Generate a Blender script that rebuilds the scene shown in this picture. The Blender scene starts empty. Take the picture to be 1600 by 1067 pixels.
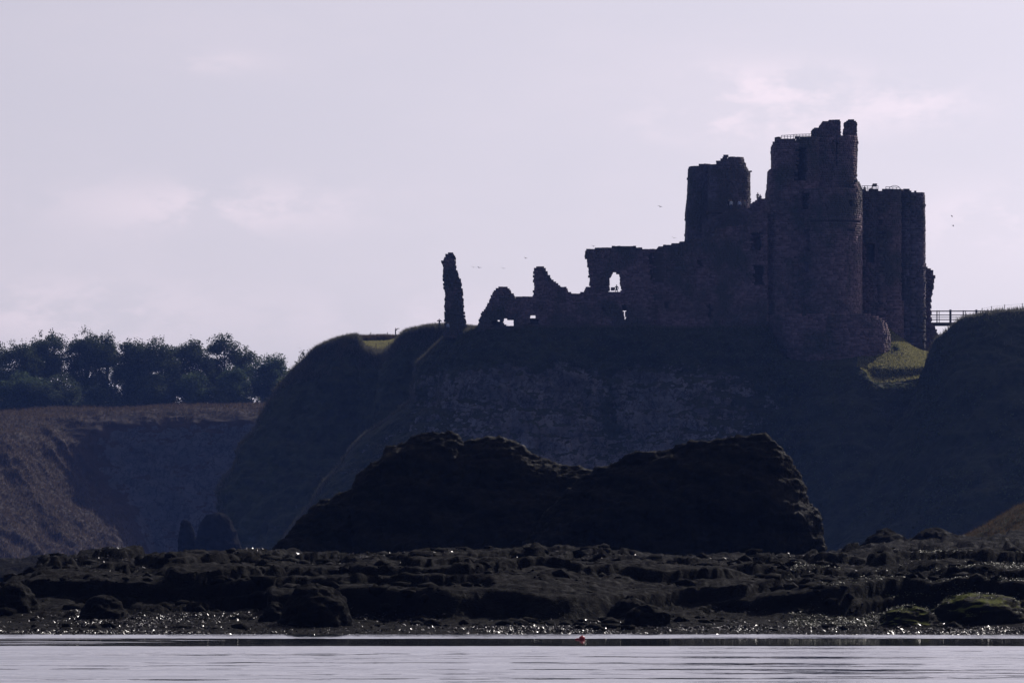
import bpy, bmesh, math, random
import numpy as np
from mathutils import Vector

random.seed(7)
RNG = np.random.default_rng(11)
R = math.radians
SC = bpy.context.scene
COL = SC.collection

# ------------------------------------------------------------------ camera, sky, sun, exposure
F = 8000.0      # focal length in photo pixels (180 mm on a 36 mm sensor, 1600 px wide)
YH = 890.0      # photo row of the horizon
CH = 2.0        # eye height above the water
U = 2.0 / 3.0   # foreshore scaled about the point below the camera, pulled nearer along sight lines

cam_d = bpy.data.cameras.new('camera')
cam = bpy.data.objects.new('camera', cam_d)
COL.objects.link(cam)
cam.location = (0, 0, CH)
cam.rotation_euler = (R(90), 0, 0)
cam_d.sensor_width = 36.0
cam_d.lens = 180.0
cam_d.shift_y = (YH - 533.5) / 1600.0
cam_d.clip_start = 1.0
cam_d.clip_end = 12000.0
SC.camera = cam

SUN_AZ, SUN_EL = 32.0, 36.0
SV = Vector((math.sin(R(SUN_AZ)) * math.cos(R(SUN_EL)), math.cos(R(SUN_AZ)) * math.cos(R(SUN_EL)), math.sin(R(SUN_EL))))
sun_d = bpy.data.lights.new('sun', 'SUN')
sun = bpy.data.objects.new('sun', sun_d)
COL.objects.link(sun)
sun_d.energy = 3.3
sun_d.angle = R(0.53)
sun_d.color = (1.0, 0.93, 0.86)
sun.rotation_euler = SV.to_track_quat('Z', 'Y').to_euler()
sun.location = (300, 300, 300)

SC.view_settings.view_transform = 'Standard'
SC.view_settings.look = 'None'
SC.view_settings.exposure = 0.0
SC.view_settings.gamma = 1.0
SC.view_settings.use_curve_mapping = False
SC.render.engine = 'CYCLES'
SC.cycles.use_denoising = True
SC.cycles.max_bounces = 6
SC.cycles.diffuse_bounces = 3
SC.cycles.volume_bounces = 0
SC.cycles.sample_clamp_indirect = 4.0


class NT:
    """tiny node-tree helper"""
    def __init__(self, tree):
        self.t = tree
        tree.nodes.clear()

    def n(self, typ, **kw):
        nd = self.t.nodes.new(typ)
        ins = kw.pop('ins', {})
        for k, v in kw.items():
            setattr(nd, k, v)
        for k, v in ins.items():
            s = nd.inputs[k]
            if hasattr(v, 'links') or isinstance(v, bpy.types.NodeSocket):
                self.t.links.new(v, s)
            else:
                s.default_value = v
        return nd

    def math(self, op, a, b=0.0, c=0.0, clamp=False):
        nd = self.n('ShaderNodeMath', operation=op, use_clamp=clamp)
        for i, v in enumerate((a, b, c)):
            if isinstance(v, bpy.types.NodeSocket):
                self.t.links.new(v, nd.inputs[i])
            else:
                nd.inputs[i].default_value = v
        return nd.outputs[0]

    def vmath(self, op, a, b=None, s=None):
        nd = self.n('ShaderNodeVectorMath', operation=op)
        for i, v in enumerate((a, b)):
            if v is None:
                continue
            if isinstance(v, bpy.types.NodeSocket):
                self.t.links.new(v, nd.inputs[i])
            else:
                nd.inputs[i].default_value = v
        if s is not None:
            if isinstance(s, bpy.types.NodeSocket):
                self.t.links.new(s, nd.inputs['Scale'])
            else:
                nd.inputs['Scale'].default_value = s
        return nd.outputs[0]

    def ramp(self, v, lo, hi, a=0.0, b=1.0):
        nd = self.n('ShaderNodeMapRange', interpolation_type='SMOOTHSTEP')
        self.t.links.new(v, nd.inputs[0])
        for i, q in zip((1, 2, 3, 4), (lo, hi, a, b)):
            nd.inputs[i].default_value = q
        return nd.outputs[0]

    def mix(self, f, a, b, blend='MIX'):
        nd = self.n('ShaderNodeMix', data_type='RGBA', blend_type=blend)
        for i, v in ((0, f), (6, a), (7, b)):
            if isinstance(v, bpy.types.NodeSocket):
                self.t.links.new(v, nd.inputs[i])
            elif i == 0:
                nd.inputs[0].default_value = v
            else:
                nd.inputs[i].default_value = (*v, 1.0) if len(v) == 3 else v
        return nd.outputs[2]

    def noise(self, vec, scale, detail=4.0, rough=0.55, out=0):
        nd = self.n('ShaderNodeTexNoise', ins={'Scale': scale, 'Detail': detail, 'Roughness': rough})
        if vec is not None:
            self.t.links.new(vec, nd.inputs['Vector'])
        return nd.outputs[out]

    def scaled(self, vec, s):
        nd = self.n('ShaderNodeMapping')
        self.t.links.new(vec, nd.inputs['Vector'])
        nd.inputs['Scale'].default_value = s
        return nd.outputs[0]

    def link(self, a, b):
        self.t.links.new(a, b)


world = bpy.data.worlds.new('World')
SC.world = world
world.use_nodes = True
N = NT(world.node_tree)
sky = N.n('ShaderNodeTexSky', sky_type='NISHITA', sun_disc=False, sun_elevation=R(SUN_EL), sun_rotation=R(SUN_AZ),
          altitude=0.0, air_density=0.42, dust_density=2.6, ozone_density=3.0)
skyc = sky.outputs[0]
lum = N.n('ShaderNodeRGBToBW', ins={0: skyc}).outputs[0]
lum = N.math('MULTIPLY', N.math('POWER', lum, 0.5), 2.39)      # thin cloud evens the glare out
dirv = N.n('ShaderNodeTexCoord').outputs['Generated']
veil = N.vmath('SCALE', (1.2, 1.12, 1.28), s=lum)      # thin high cloud, whitest towards the sun
tosun = N.n('ShaderNodeVectorMath', operation='DOT_PRODUCT', ins={0: dirv, 1: tuple(SV)}).outputs['Value']
basec = N.mix(N.ramp(tosun, -0.3, 0.6, 0.0, 0.8), skyc, veil)
sep = N.n('ShaderNodeSeparateXYZ', ins={0: dirv})
# thin fair-weather clouds, placed by direction
cl_noise = N.noise(N.scaled(dirv, (48, 48, 105)), 1.0, 7.0, 0.62)
acc = None
for (px, py, sx, sy, amp) in ((330, 325, 190, 34, 0.75), (90, 490, 190, 40, 0.7), (1210, 145, 130, 34, 0.95), (1430, 170, 80, 28, 0.7),
                              (1540, 345, 110, 40, 0.55), (335, 103, 60, 14, 0.5), (700, 500, 260, 40, 0.35), (1180, 200, 150, 25, 0.6)):
    dx = N.math('DIVIDE', N.math('SUBTRACT', sep.outputs[0], (px - 800) / F), sx / F)
    dz = N.math('DIVIDE', N.math('SUBTRACT', sep.outputs[2], (YH - py) / F), sy / F)
    r2 = N.math('ADD', N.math('MULTIPLY', dx, dx), N.math('MULTIPLY', dz, dz))
    g = N.math('MULTIPLY', N.math('EXPONENT', N.math('MULTIPLY', r2, -0.8)), amp)
    g = N.math('MULTIPLY', g, N.math('GREATER_THAN', sep.outputs[1], 0.0))
    acc = g if acc is None else N.math('ADD', acc, g)
cm = N.math('MULTIPLY', acc, N.ramp(cl_noise, 0.40, 0.58))
thin = N.ramp(N.noise(N.scaled(dirv, (9, 9, 26)), 1.0, 5.0, 0.6), 0.4, 0.75, 0.0, 0.22)   # faint veil variation everywhere
cm = N.math('ADD', cm, thin, clamp=True)
cloudc = N.vmath('SCALE', (1.5, 1.32, 1.47), s=lum)
outc = N.mix(N.math('MULTIPLY', cm, 0.92), basec, cloudc)
bg = N.n('ShaderNodeBackground', ins={'Color': outc, 'Strength': 0.097})
N.link(bg.outputs[0], N.n('ShaderNodeOutputWorld').inputs['Surface'])


# ------------------------------------------------------------------ helpers
def tag(o, label=None, cat=None, group=None, kind=None):
    if label: o['label'] = label
    if cat: o['category'] = cat
    if group: o['group'] = group
    if kind: o['kind'] = kind
    return o


def empty(name, loc=(0, 0, 0)):
    o = bpy.data.objects.new(name, None)
    o.location = loc
    o.empty_display_size = 0.3
    COL.objects.link(o)
    return o


def link_mesh(name, me, mat=None, parent=None):
    if mat is not None:
        for m in (mat if isinstance(mat, (list, tuple)) else [mat]):
            me.materials.append(m)
    o = bpy.data.objects.new(name, me)
    COL.objects.link(o)
    if parent is not None:
        o.parent = parent
        o.location = -parent.location
    return o


def np_mesh(name, verts, faces, mat=None, parent=None, smooth=False, attrs=None):
    """verts (N,3); faces (M,k) all of the same size, world coordinates"""
    verts = np.asarray(verts, np.float32).reshape(-1, 3)
    faces = np.asarray(faces, np.int32)
    k = faces.shape[1]
    me = bpy.data.meshes.new(name)
    me.vertices.add(len(verts))
    me.vertices.foreach_set('co', verts.ravel())
    me.loops.add(faces.size)
    me.loops.foreach_set('vertex_index', faces.ravel())
    me.polygons.add(len(faces))
    me.polygons.foreach_set('loop_start', np.arange(0, faces.size, k, dtype=np.int32))
    me.polygons.foreach_set('loop_total', np.full(len(faces), k, np.int32))
    if smooth:
        me.polygons.foreach_set('use_smooth', np.ones(len(faces), bool))
    me.update(calc_edges=True)
    for an, av in (attrs or {}).items():
        a = me.attributes.new(an, 'FLOAT', 'POINT')
        a.data.foreach_set('value', np.asarray(av, np.float32).ravel())
    return link_mesh(name, me, mat, parent)


def bm_obj(name, bm, mat, parent=None, smooth=False):
    me = bpy.data.meshes.new(name)
    bm.normal_update()
    if smooth:
        for f in bm.faces: f.smooth = True
    bm.to_mesh(me)
    bm.free()
    return link_mesh(name, me, mat, parent)


def _h(ix, iy, iz, seed):
    n = (ix * 374761393 + iy * 668265263 + iz * 1440662683 + seed * 974711) & 0xffffffff
    n = ((n ^ (n >> 13)) * 1274126177) & 0xffffffff
    n = n ^ (n >> 16)
    return n.astype(np.float64) / 2147483647.5 - 1.0


def vnoise(p, seed=0):
    i = np.floor(p).astype(np.int64)
    f = p - i
    u = f * f * f * (f * (f * 6 - 15) + 10)
    x, y, z = i[..., 0], i[..., 1], i[..., 2]
    ux, uy, uz = u[..., 0], u[..., 1], u[..., 2]
    def L(a, b, t): return a + (b - a) * t
    return L(L(L(_h(x, y, z, seed), _h(x + 1, y, z, seed), ux), L(_h(x, y + 1, z, seed), _h(x + 1, y + 1, z, seed), ux), uy),
             L(L(_h(x, y, z + 1, seed), _h(x + 1, y, z + 1, seed), ux), L(_h(x, y + 1, z + 1, seed), _h(x + 1, y + 1, z + 1, seed), ux), uy), uz)


def fbm(p, octv=5, seed=0, gain=0.5, ridged=False):
    p = np.asarray(p, np.float64)
    a, s, t = 1.0, 0.0, 0.0
    for o in range(octv):
        v = vnoise(p, seed + o * 17)
        if ridged: v = 1.0 - 2.0 * np.abs(v)
        s = s + a * v
        t += a
        a *= gain
        p = p * 2.03 + 3.7
    return s / t


def W(px, py, D):
    """the place that stands D metres off and is seen at photo pixel (px, py)"""
    return np.array(((px - 800.0) * D / F, D, CH + (YH - py) * D / F))


def ZW(px, z, D):
    return np.array(((px - 800.0) * D / F, D, z - 1.0))


def W_unscaled(px, py, D):
    """the same for the foreshore, before scaling by U about the point below the camera"""
    return np.array(((px - 800.0) * D / F, D, 3.0 + (YH - py) * D / F))


def Z_unscaled(px, z, D):
    return np.array(((px - 800.0) * D / F, D, z))


def zof(py, D): return CH + (YH - py) * D / F
def xof(px, D): return (px - 800.0) * D / F


def hermite(t, xs, ys):
    """monotone cubic through (xs, ys[k, ...])"""
    xs = np.asarray(xs, float); ys = np.asarray(ys, float)
    h = np.diff(xs); d = np.diff(ys, axis=0) / h.reshape(-1, *([1] * (ys.ndim - 1)))
    m = np.zeros_like(ys)
    m[1:-1] = np.where(d[:-1] * d[1:] > 0, 2 * d[:-1] * d[1:] / (d[:-1] + d[1:] + 1e-12 * np.sign(d[:-1] + d[1:] + 1e-20)), 0.0)
    m[0], m[-1] = d[0], d[-1]
    i = np.clip(np.searchsorted(xs, t, side='right') - 1, 0, len(xs) - 2)
    hh = h[i]; s = (t - xs[i]) / hh
    sh = (-1,) + (1,) * (ys.ndim - 1)
    s = s.reshape(sh); hh = hh.reshape(sh)
    return ((1 + 2 * s) * (1 - s) ** 2) * ys[i] + s * (1 - s) ** 2 * hh * m[i] + s * s * (3 - 2 * s) * ys[i + 1] + s * s * (s - 1) * hh * m[i + 1]


def loft(cols, nus, nvs, smooth_v=2):
    """cols: list of profiles (K points each). nus: samples between columns, nvs: samples between profile points.
    returns grid (NU,NV,3), u index (float col), v index (float profile point)"""
    C = np.array(cols)                              # (ncol,K,3)
    if isinstance(nus, int): nus = [nus] * (len(cols) - 1)
    if isinstance(nvs, int): nvs = [nvs] * (C.shape[1] - 1)
    tu = np.concatenate([np.linspace(i, i + 1, n, endpoint=False) for i, n in enumerate(nus)] + [[len(cols) - 1.0]])
    tv = np.concatenate([np.linspace(i, i + 1, n, endpoint=False) for i, n in enumerate(nvs)] + [[C.shape[1] - 1.0]])
    A = hermite(tu, np.arange(len(cols)), C)        # (NU,K,3)
    i = np.clip(tv.astype(int), 0, C.shape[1] - 2)
    s = (tv - i)[None, :, None]
    G = A[:, i] * (1 - s) + A[:, i + 1] * s
    for _ in range(smooth_v):
        G[:, 1:-1] = 0.25 * G[:, :-2] + 0.5 * G[:, 1:-1] + 0.25 * G[:, 2:]
    return G, tu, tv


def grid_normals(G):
    du = np.gradient(G, axis=0); dv = np.gradient(G, axis=1)
    n = np.cross(du, dv)
    return n / (np.linalg.norm(n, axis=2, keepdims=True) + 1e-9)


def grid_mesh(name, G, mat, parent=None, smooth=True, attrs=None, flip=False):
    nu, nv = G.shape[:2]
    idx = np.arange(nu * nv).reshape(nu, nv)
    q = np.stack((idx[:-1, :-1], idx[1:, :-1], idx[1:, 1:], idx[:-1, 1:]), -1).reshape(-1, 4)
    if flip: q = q[:, ::-1]
    return np_mesh(name, G.reshape(-1, 3), q, mat, parent, smooth, attrs)


def scatter(G, n, mask=None):
    """n random points on the grid, weighted by area and mask (NU,NV)"""
    a = np.linalg.norm(np.cross(G[1:, :-1] - G[:-1, :-1], G[:-1, 1:] - G[:-1, :-1]), axis=2)
    if mask is not None:
        a = a * np.clip(mask[:-1, :-1], 0, None)
    w = a.ravel(); w = w / w.sum()
    c = RNG.choice(w.size, n, p=w)
    i, j = np.divmod(c, a.shape[1])
    s = RNG.random((n, 1)); t = RNG.random((n, 1))
    return (G[i, j] * (1 - s) * (1 - t) + G[i + 1, j] * s * (1 - t) + G[i, j + 1] * (1 - s) * t + G[i + 1, j + 1] * s * t)


def blades(name, P, h, w, mat, lean=0.5, parent=None):
    n = len(P)
    a = RNG.random(n) * 2 * np.pi
    d = np.stack((np.cos(a), np.sin(a), np.zeros(n)), 1)
    hh = h * (0.45 + 0.8 * RNG.random((n, 1)) ** 1.5)
    ww = w * (0.6 + 0.8 * RNG.random((n, 1)))
    l = RNG.normal(0, lean, (n, 3)) * hh * 0.6; l[:, 2] = 0
    base = P - np.array((0, 0, 0.08))
    V = np.stack((base - d * ww, base + d * ww, base + l + np.concatenate((np.zeros((n, 2)), hh), 1)), 1).reshape(-1, 3)
    Fc = np.arange(3 * n).reshape(n, 3)
    return np_mesh(name, V, Fc, mat, parent)


def cards(P, size, squash=1.0, tilt=None, vary=False):
    """random small quads; returns verts, faces"""
    n = len(P)
    a = RNG.normal(0, 1, (n, 3)); a /= np.linalg.norm(a, axis=1, keepdims=True)
    b = RNG.normal(0, 1, (n, 3))
    if tilt is not None:                      # normals gathered round 'up'
        nn = RNG.normal(0, tilt, (n, 3)); nn[:, 2] = 1.0
        nn /= np.linalg.norm(nn, axis=1, keepdims=True)
        a = np.cross(nn, b); a /= np.linalg.norm(a, axis=1, keepdims=True) + 1e-9
        b = np.cross(nn, a)
    else:
        b -= a * (a * b).sum(1, keepdims=True)
        b /= np.linalg.norm(b, axis=1, keepdims=True) + 1e-9
    s = size * (0.45 + 2.2 * RNG.random((n, 1)) ** 4 if vary else 0.5 + RNG.random((n, 1)))
    a = a * s; b = b * s * squash
    V = np.stack((P - a, P - b * 0.8, P + a, P + b * 0.8), 1).reshape(-1, 3)
    return V, np.arange(4 * n).reshape(n, 4)


# ------------------------------------------------------------------ materials
def principled(name):
    m = bpy.data.materials.new(name)
    m.use_nodes = True
    n = NT(m.node_tree)
    p = n.n('ShaderNodeBsdfPrincipled')
    n.link(p.outputs[0], n.n('ShaderNodeOutputMaterial').inputs['Surface'])
    return m, n, p


def flat(name, col, rough=0.7, var=0.25, scale=3.0, metallic=0.0):
    m, n, p = principled(name)
    tc = n.n('ShaderNodeTexCoord').outputs['Object']
    v = n.noise(tc, scale, 3.0)
    n.link(n.mix(v, tuple(c * (1 - var) for c in col), tuple(min(1, c * (1 + var)) for c in col)), p.inputs['Base Color'])
    p.inputs['Roughness'].default_value = rough
    p.inputs['Metallic'].default_value = metallic
    return m


def bump(n, h, strength, dist, p):
    b = n.n('ShaderNodeBump', ins={'Height': h, 'Strength': strength, 'Distance': dist})
    n.link(b.outputs[0], p.inputs['Normal'])


def mat_stone(name, tint=(1, 1, 1), moss=0.5):
    m, n, p = principled(name)
    tc = n.n('ShaderNodeTexCoord').outputs['Object']
    rnd = n.n('ShaderNodeNewGeometry').outputs['Random Per Island']
    a = n.mix(rnd, (0.105 * tint[0], 0.066 * tint[1], 0.078 * tint[2]), (0.26 * tint[0], 0.165 * tint[1], 0.19 * tint[2]))
    big = n.noise(tc, 0.16, 5.0, 0.6)
    a = n.mix(n.ramp(big, 0.42, 0.62), a, (0.075, 0.065, 0.06), 'MIX')
    gr = n.noise(n.scaled(tc, (0.5, 0.5, 0.16)), 1.0, 5.0, 0.65)
    a = n.mix(n.math('MULTIPLY', n.ramp(gr, 0.5, 0.68), moss), a, (0.035, 0.045, 0.028))
    n.link(a, p.inputs['Base Color'])
    p.inputs['Roughness'].default_value = 0.9
    bump(n, n.noise(tc, 5.0, 4.0), 0.6, 0.12, p)
    return m


def mat_cliff(name, rock_a, rock_b, veg_a, veg_b, scale=0.06, bump_d=0.5, strata=True):
    m, n, p = principled(name)
    tc = n.n('ShaderNodeTexCoord').outputs['Object']
    veg = n.n('ShaderNodeAttribute', attribute_name='veg').outputs['Fac']
    n1 = n.noise(n.scaled(tc, (1, 1, 1.5)), scale * 3.5, 9.0, 0.72)
    rock = n.mix(n.ramp(n1, 0.36, 0.64), rock_a, rock_b)
    n2 = n.noise(tc, scale * 6, 6.0, 0.7)
    vg = n.mix(n.ramp(n2, 0.35, 0.65), veg_a, veg_b)
    for sc_, wd in ((scale * 2.6, 0.018), (scale * 8.0, 0.03)):
        cr = n.math('ABSOLUTE', n.math('SUBTRACT', n.noise(n.scaled(tc, (1, 1, 0.8)), sc_, 6.0, 0.6), 0.5))
        rock = n.mix(n.ramp(cr, 0.0, wd, 0.75, 0.0), rock, tuple(c * 0.22 for c in rock_a))
    nzz = n.n('ShaderNodeSeparateXYZ', ins={0: n.n('ShaderNodeNewGeometry').outputs['Normal']}).outputs[2]
    veg = n.math('ADD', veg, n.ramp(nzz, 0.3, 0.65, 0.0, 0.5))
    k = n.math('ADD', veg, n.math('MULTIPLY', n.math('SUBTRACT', n.noise(tc, scale * 7, 8.0, 0.72), 0.5), 2.4))
    n.link(n.mix(n.ramp(k, 0.38, 0.6), rock, vg), p.inputs['Base Color'])
    p.inputs['Roughness'].default_value = 0.9
    p.inputs['Specular IOR Level'].default_value = 0.25
    h = n.math('ADD', n.noise(n.scaled(tc, (1, 1, 1.8)), 0.9, 8.0, 0.7), n.math('MULTIPLY', n.noise(tc, 4.0, 4.0, 0.6), 0.35))
    bump(n, h, 0.8, bump_d, p)
    return m


def mat_wet(name, a, b, rough=0.35, scale=1.2, bump_d=0.15, moss=None, spec=0.5):
    m, n, p = principled(name)
    tc = n.n('ShaderNodeTexCoord').outputs['Object']
    n1 = n.noise(tc, scale, 7.0, 0.65)
    c = n.mix(n.ramp(n1, 0.35, 0.65), a, b)
    if moss:
        nz = n.n('ShaderNodeSeparateXYZ', ins={0: n.n('ShaderNodeNewGeometry').outputs['Normal']}).outputs[2]
        k = n.math('MULTIPLY', n.ramp(nz, 0.55, 0.9), n.ramp(n.noise(tc, scale * 1.5, 5.0, 0.7), 0.42, 0.58))
        c = n.mix(k, c, moss)
    n.link(c, p.inputs['Base Color'])
    n.link(n.ramp(n.noise(tc, scale * 3, 4.0), 0.3, 0.7, rough * 0.7, min(1, rough * 1.6)), p.inputs['Roughness'])
    p.inputs['Specular IOR Level'].default_value = spec
    h = n.math('ADD', n.noise(tc, scale * 2.5, 8.0, 0.7), n.math('MULTIPLY', n.noise(tc, scale * 12, 3.0), 0.25))
    bump(n, h, 0.8, bump_d, p)
    return m


def mat_leafy(name, a, b, trans=0.45, scale=0.6, rough=0.7):
    m = bpy.data.materials.new(name)
    m.use_nodes = True
    n = NT(m.node_tree)
    tc = n.n('ShaderNodeTexCoord').outputs['Object']
    rnd = n.n('ShaderNodeNewGeometry').outputs['Random Per Island']
    f = n.math('ADD', n.math('MULTIPLY', rnd, 0.5), n.math('MULTIPLY', n.noise(tc, scale, 3.0), 0.5))
    c = n.mix(n.ramp(f, 0.25, 0.75), a, b)
    d = n.n('ShaderNodeBsdfDiffuse', ins={'Color': c})
    t = n.n('ShaderNodeBsdfTranslucent', ins={'Color': c})
    s = n.n('ShaderNodeMixShader', ins={0: trans, 1: d.outputs[0], 2: t.outputs[0]})
    n.link(s.outputs[0], n.n('ShaderNodeOutputMaterial').inputs['Surface'])
    return m


M = {}
M['stone'] = mat_stone('sandstone_masonry')
M['stone_grey'] = mat_stone('grey_masonry', (0.78, 0.95, 1.05), 0.4)
M['core'] = flat('rubble_core', (0.07, 0.052, 0.05), 0.95, 0.3, 1.5)
M['cliff'] = mat_cliff('castle_cliff', (0.095, 0.085, 0.092), (0.225, 0.2, 0.212), (0.018, 0.022, 0.012), (0.035, 0.04, 0.02))
M['headland'] = mat_cliff('headland_cliff', (0.05, 0.045, 0.045), (0.1, 0.09, 0.09), (0.02, 0.024, 0.012), (0.045, 0.05, 0.025))
M['far'] = mat_cliff('far_cliff', (0.055, 0.055, 0.065), (0.09, 0.087, 0.1), (0.021, 0.0115, 0.008), (0.036, 0.0205, 0.0135), 0.05, 0.25)
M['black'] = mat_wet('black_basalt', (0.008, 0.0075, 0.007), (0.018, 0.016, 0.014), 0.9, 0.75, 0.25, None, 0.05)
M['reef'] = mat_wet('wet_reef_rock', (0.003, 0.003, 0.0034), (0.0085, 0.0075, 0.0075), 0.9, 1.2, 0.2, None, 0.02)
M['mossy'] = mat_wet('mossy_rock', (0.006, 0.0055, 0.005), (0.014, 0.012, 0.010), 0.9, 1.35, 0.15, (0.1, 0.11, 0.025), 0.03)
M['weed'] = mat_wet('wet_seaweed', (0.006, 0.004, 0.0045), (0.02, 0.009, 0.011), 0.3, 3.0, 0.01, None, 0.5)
M['greenweed'] = mat_wet('green_seaweed', (0.03, 0.035, 0.012), (0.09, 0.1, 0.025), 0.4, 3.0, 0.05, None, 0.4)
M['grass'] = mat_leafy('cliff_grass', (0.05, 0.055, 0.02), (0.11, 0.1, 0.045), 0.5)
M['drygrass'] = mat_leafy('dry_grass', (0.06, 0.044, 0.031), (0.12, 0.09, 0.062), 0.45)
M['palegrass'] = mat_leafy('pale_dry_grass', (0.075, 0.072, 0.052), (0.15, 0.142, 0.105), 0.45)
M['lawn'] = mat_leafy('short_grass', (0.19, 0.18, 0.072), (0.34, 0.315, 0.145), 0.55)
M['leaf'] = mat_leafy('tree_leaf', (0.046, 0.058, 0.034), (0.1, 0.12, 0.066), 0.4)
M['leaf2'] = mat_leafy('pale_leaf', (0.045, 0.066, 0.036), (0.095, 0.125, 0.065), 0.45)
M['bark'] = flat('bark', (0.035, 0.028, 0.023), 0.9)
M['wood'] = flat('weathered_wood', (0.07, 0.055, 0.045), 0.8)
M['metal'] = flat('painted_rail', (0.25, 0.25, 0.26), 0.5, 0.1)
M['board'] = flat('dark_board', (0.03, 0.03, 0.035), 0.5)
M['red'] = flat('red_float', (0.55, 0.02, 0.03), 0.4, 0.15, 6.0)
M['black_plastic'] = flat('black_plastic', (0.015, 0.015, 0.017), 0.4)
M['gull'] = flat('bird_feathers', (0.16, 0.15, 0.15), 0.8)

# ------------------------------------------------------------------ water
def build_water():
    m, n, p = principled('sea_water')
    tc = n.scaled(n.n('ShaderNodeTexCoord').outputs['Object'], (1 / U, 1 / U, 1 / U))
    p.inputs['Base Color'].default_value = (0.012, 0.017, 0.024, 1)
    p.inputs['IOR'].default_value = 1.333
    sx = n.n('ShaderNodeSeparateXYZ', ins={0: tc})
    X, Y = sx.outputs[0], sx.outputs[1]
    # calm slick lying off the reef: a strip 15 m wide with a ragged edge
    wob = n.math('MULTIPLY', n.math('SUBTRACT', n.noise(n.scaled(tc, (0.05, 0.02, 1)), 1.0, 3.0), 0.5), 9.0)
    yy = n.math('ADD', Y, wob)
    band = n.math('MULTIPLY', n.ramp(yy, 200.5, 203.0), n.ramp(yy, 225.5, 222.5))
    brk = n.noise(n.scaled(tc, (0.09, 0.45, 1)), 1.0, 3.0, 0.55)
    left = n.ramp(X, -20.0, 0.0, 0.05, -0.3)                            # the slick breaks up into streaks to the west
    band = n.math('MULTIPLY', band, n.ramp(n.math('SUBTRACT', brk, left), 0.36, 0.42))
    st = n.noise(n.scaled(tc, (0.045, 0.30, 1)), 1.0, 6.0, 0.68)
    fine = n.ramp(n.noise(n.scaled(tc, (0.5, 1.1, 1)), 1.0, 3.0, 0.6), 0.36, 0.6, 0.15, 1.0)
    band = n.math('MULTIPLY', band, n.math('MAXIMUM', fine, n.ramp(X, -10.0, 6.0, 0.85, 1.0)))
    streak = n.math('MULTIPLY', fine, n.ramp(st, 0.47, 0.6, 0.0, 0.97))
    streak = n.math('MULTIPLY', streak, n.ramp(Y, 196.0, 186.0))
    calm = n.math('MAXIMUM', band, streak)
    amp = n.math('MULTIPLY_ADD', calm, -0.997, 1.0)
    rip = n.noise(n.scaled(tc, (1.0, 2.2, 1)), 1.6, 3.0, 0.6, out=1)
    rs = n.n('ShaderNodeSeparateColor', ins={0: rip})
    gust = n.ramp(n.noise(n.scaled(tc, (0.02, 0.12, 1)), 1.0, 4.0), 0.3, 0.7, 0.75, 1.15)
    amp = n.math('MULTIPLY', amp, gust)
    nx = n.math('MULTIPLY', n.math('MULTIPLY', n.math('SUBTRACT', rs.outputs[0], 0.5), 0.35), amp)
    ny = n.math('MULTIPLY', n.math('MULTIPLY_ADD', n.math('ABSOLUTE', n.math('SUBTRACT', rs.outputs[1], 0.5)), -0.25, -0.042), amp)
    nv = n.n('ShaderNodeCombineXYZ', ins={0: nx, 1: ny, 2: 1.0}).outputs[0]
    nv = n.vmath('NORMALIZE', nv)
    n.link(nv, p.inputs['Normal'])
    p.inputs['Roughness'].default_value = 0.05
    # sheet with gentle real swell
    xs = np.linspace(-1380, 1380, 140)
    ys = np.concatenate((np.linspace(-12, 100, 15), np.arange(104, 190, 0.8), np.linspace(200, 2650, 50)))
    xs = np.concatenate((np.linspace(-1380, -45, 40), np.arange(-40, 41, 2.0), np.linspace(45, 1380, 40)))
    XX, YY = np.meshgrid(xs, ys, indexing='ij')
    Z = 0.002 * np.sin(YY * 1.3 + 2.0 * fbm(np.stack((XX * 0.05, YY * 0.1, XX * 0), -1), 3))
    o = grid_mesh('water', np.stack((XX, YY, Z), -1), m)
    tag(o, kind='structure')


build_water()

# ------------------------------------------------------------------ land
def displace(G, amp, scale, seed, octv=6, strata=0.0, squash=(1, 1, 1), zmask=None):
    n = grid_normals(G)
    sq = np.array(squash) * scale
    d = fbm(G * sq, octv, seed, 0.52) * amp
    d = d + fbm(G * sq * 2.1 + 9, 4, seed + 5, 0.55, ridged=True) * amp * 0.45
    if strata:
        t = G[..., 2] * 0.9 + 1.8 * fbm(G * 0.05, 3, seed + 8) + 0.12 * G[..., 0]
        d = d + strata * np.abs((t * 0.5) % 1.0 - 0.5)
    if zmask is not None: d = d * zmask
    return G + n * d[..., None]


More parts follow.
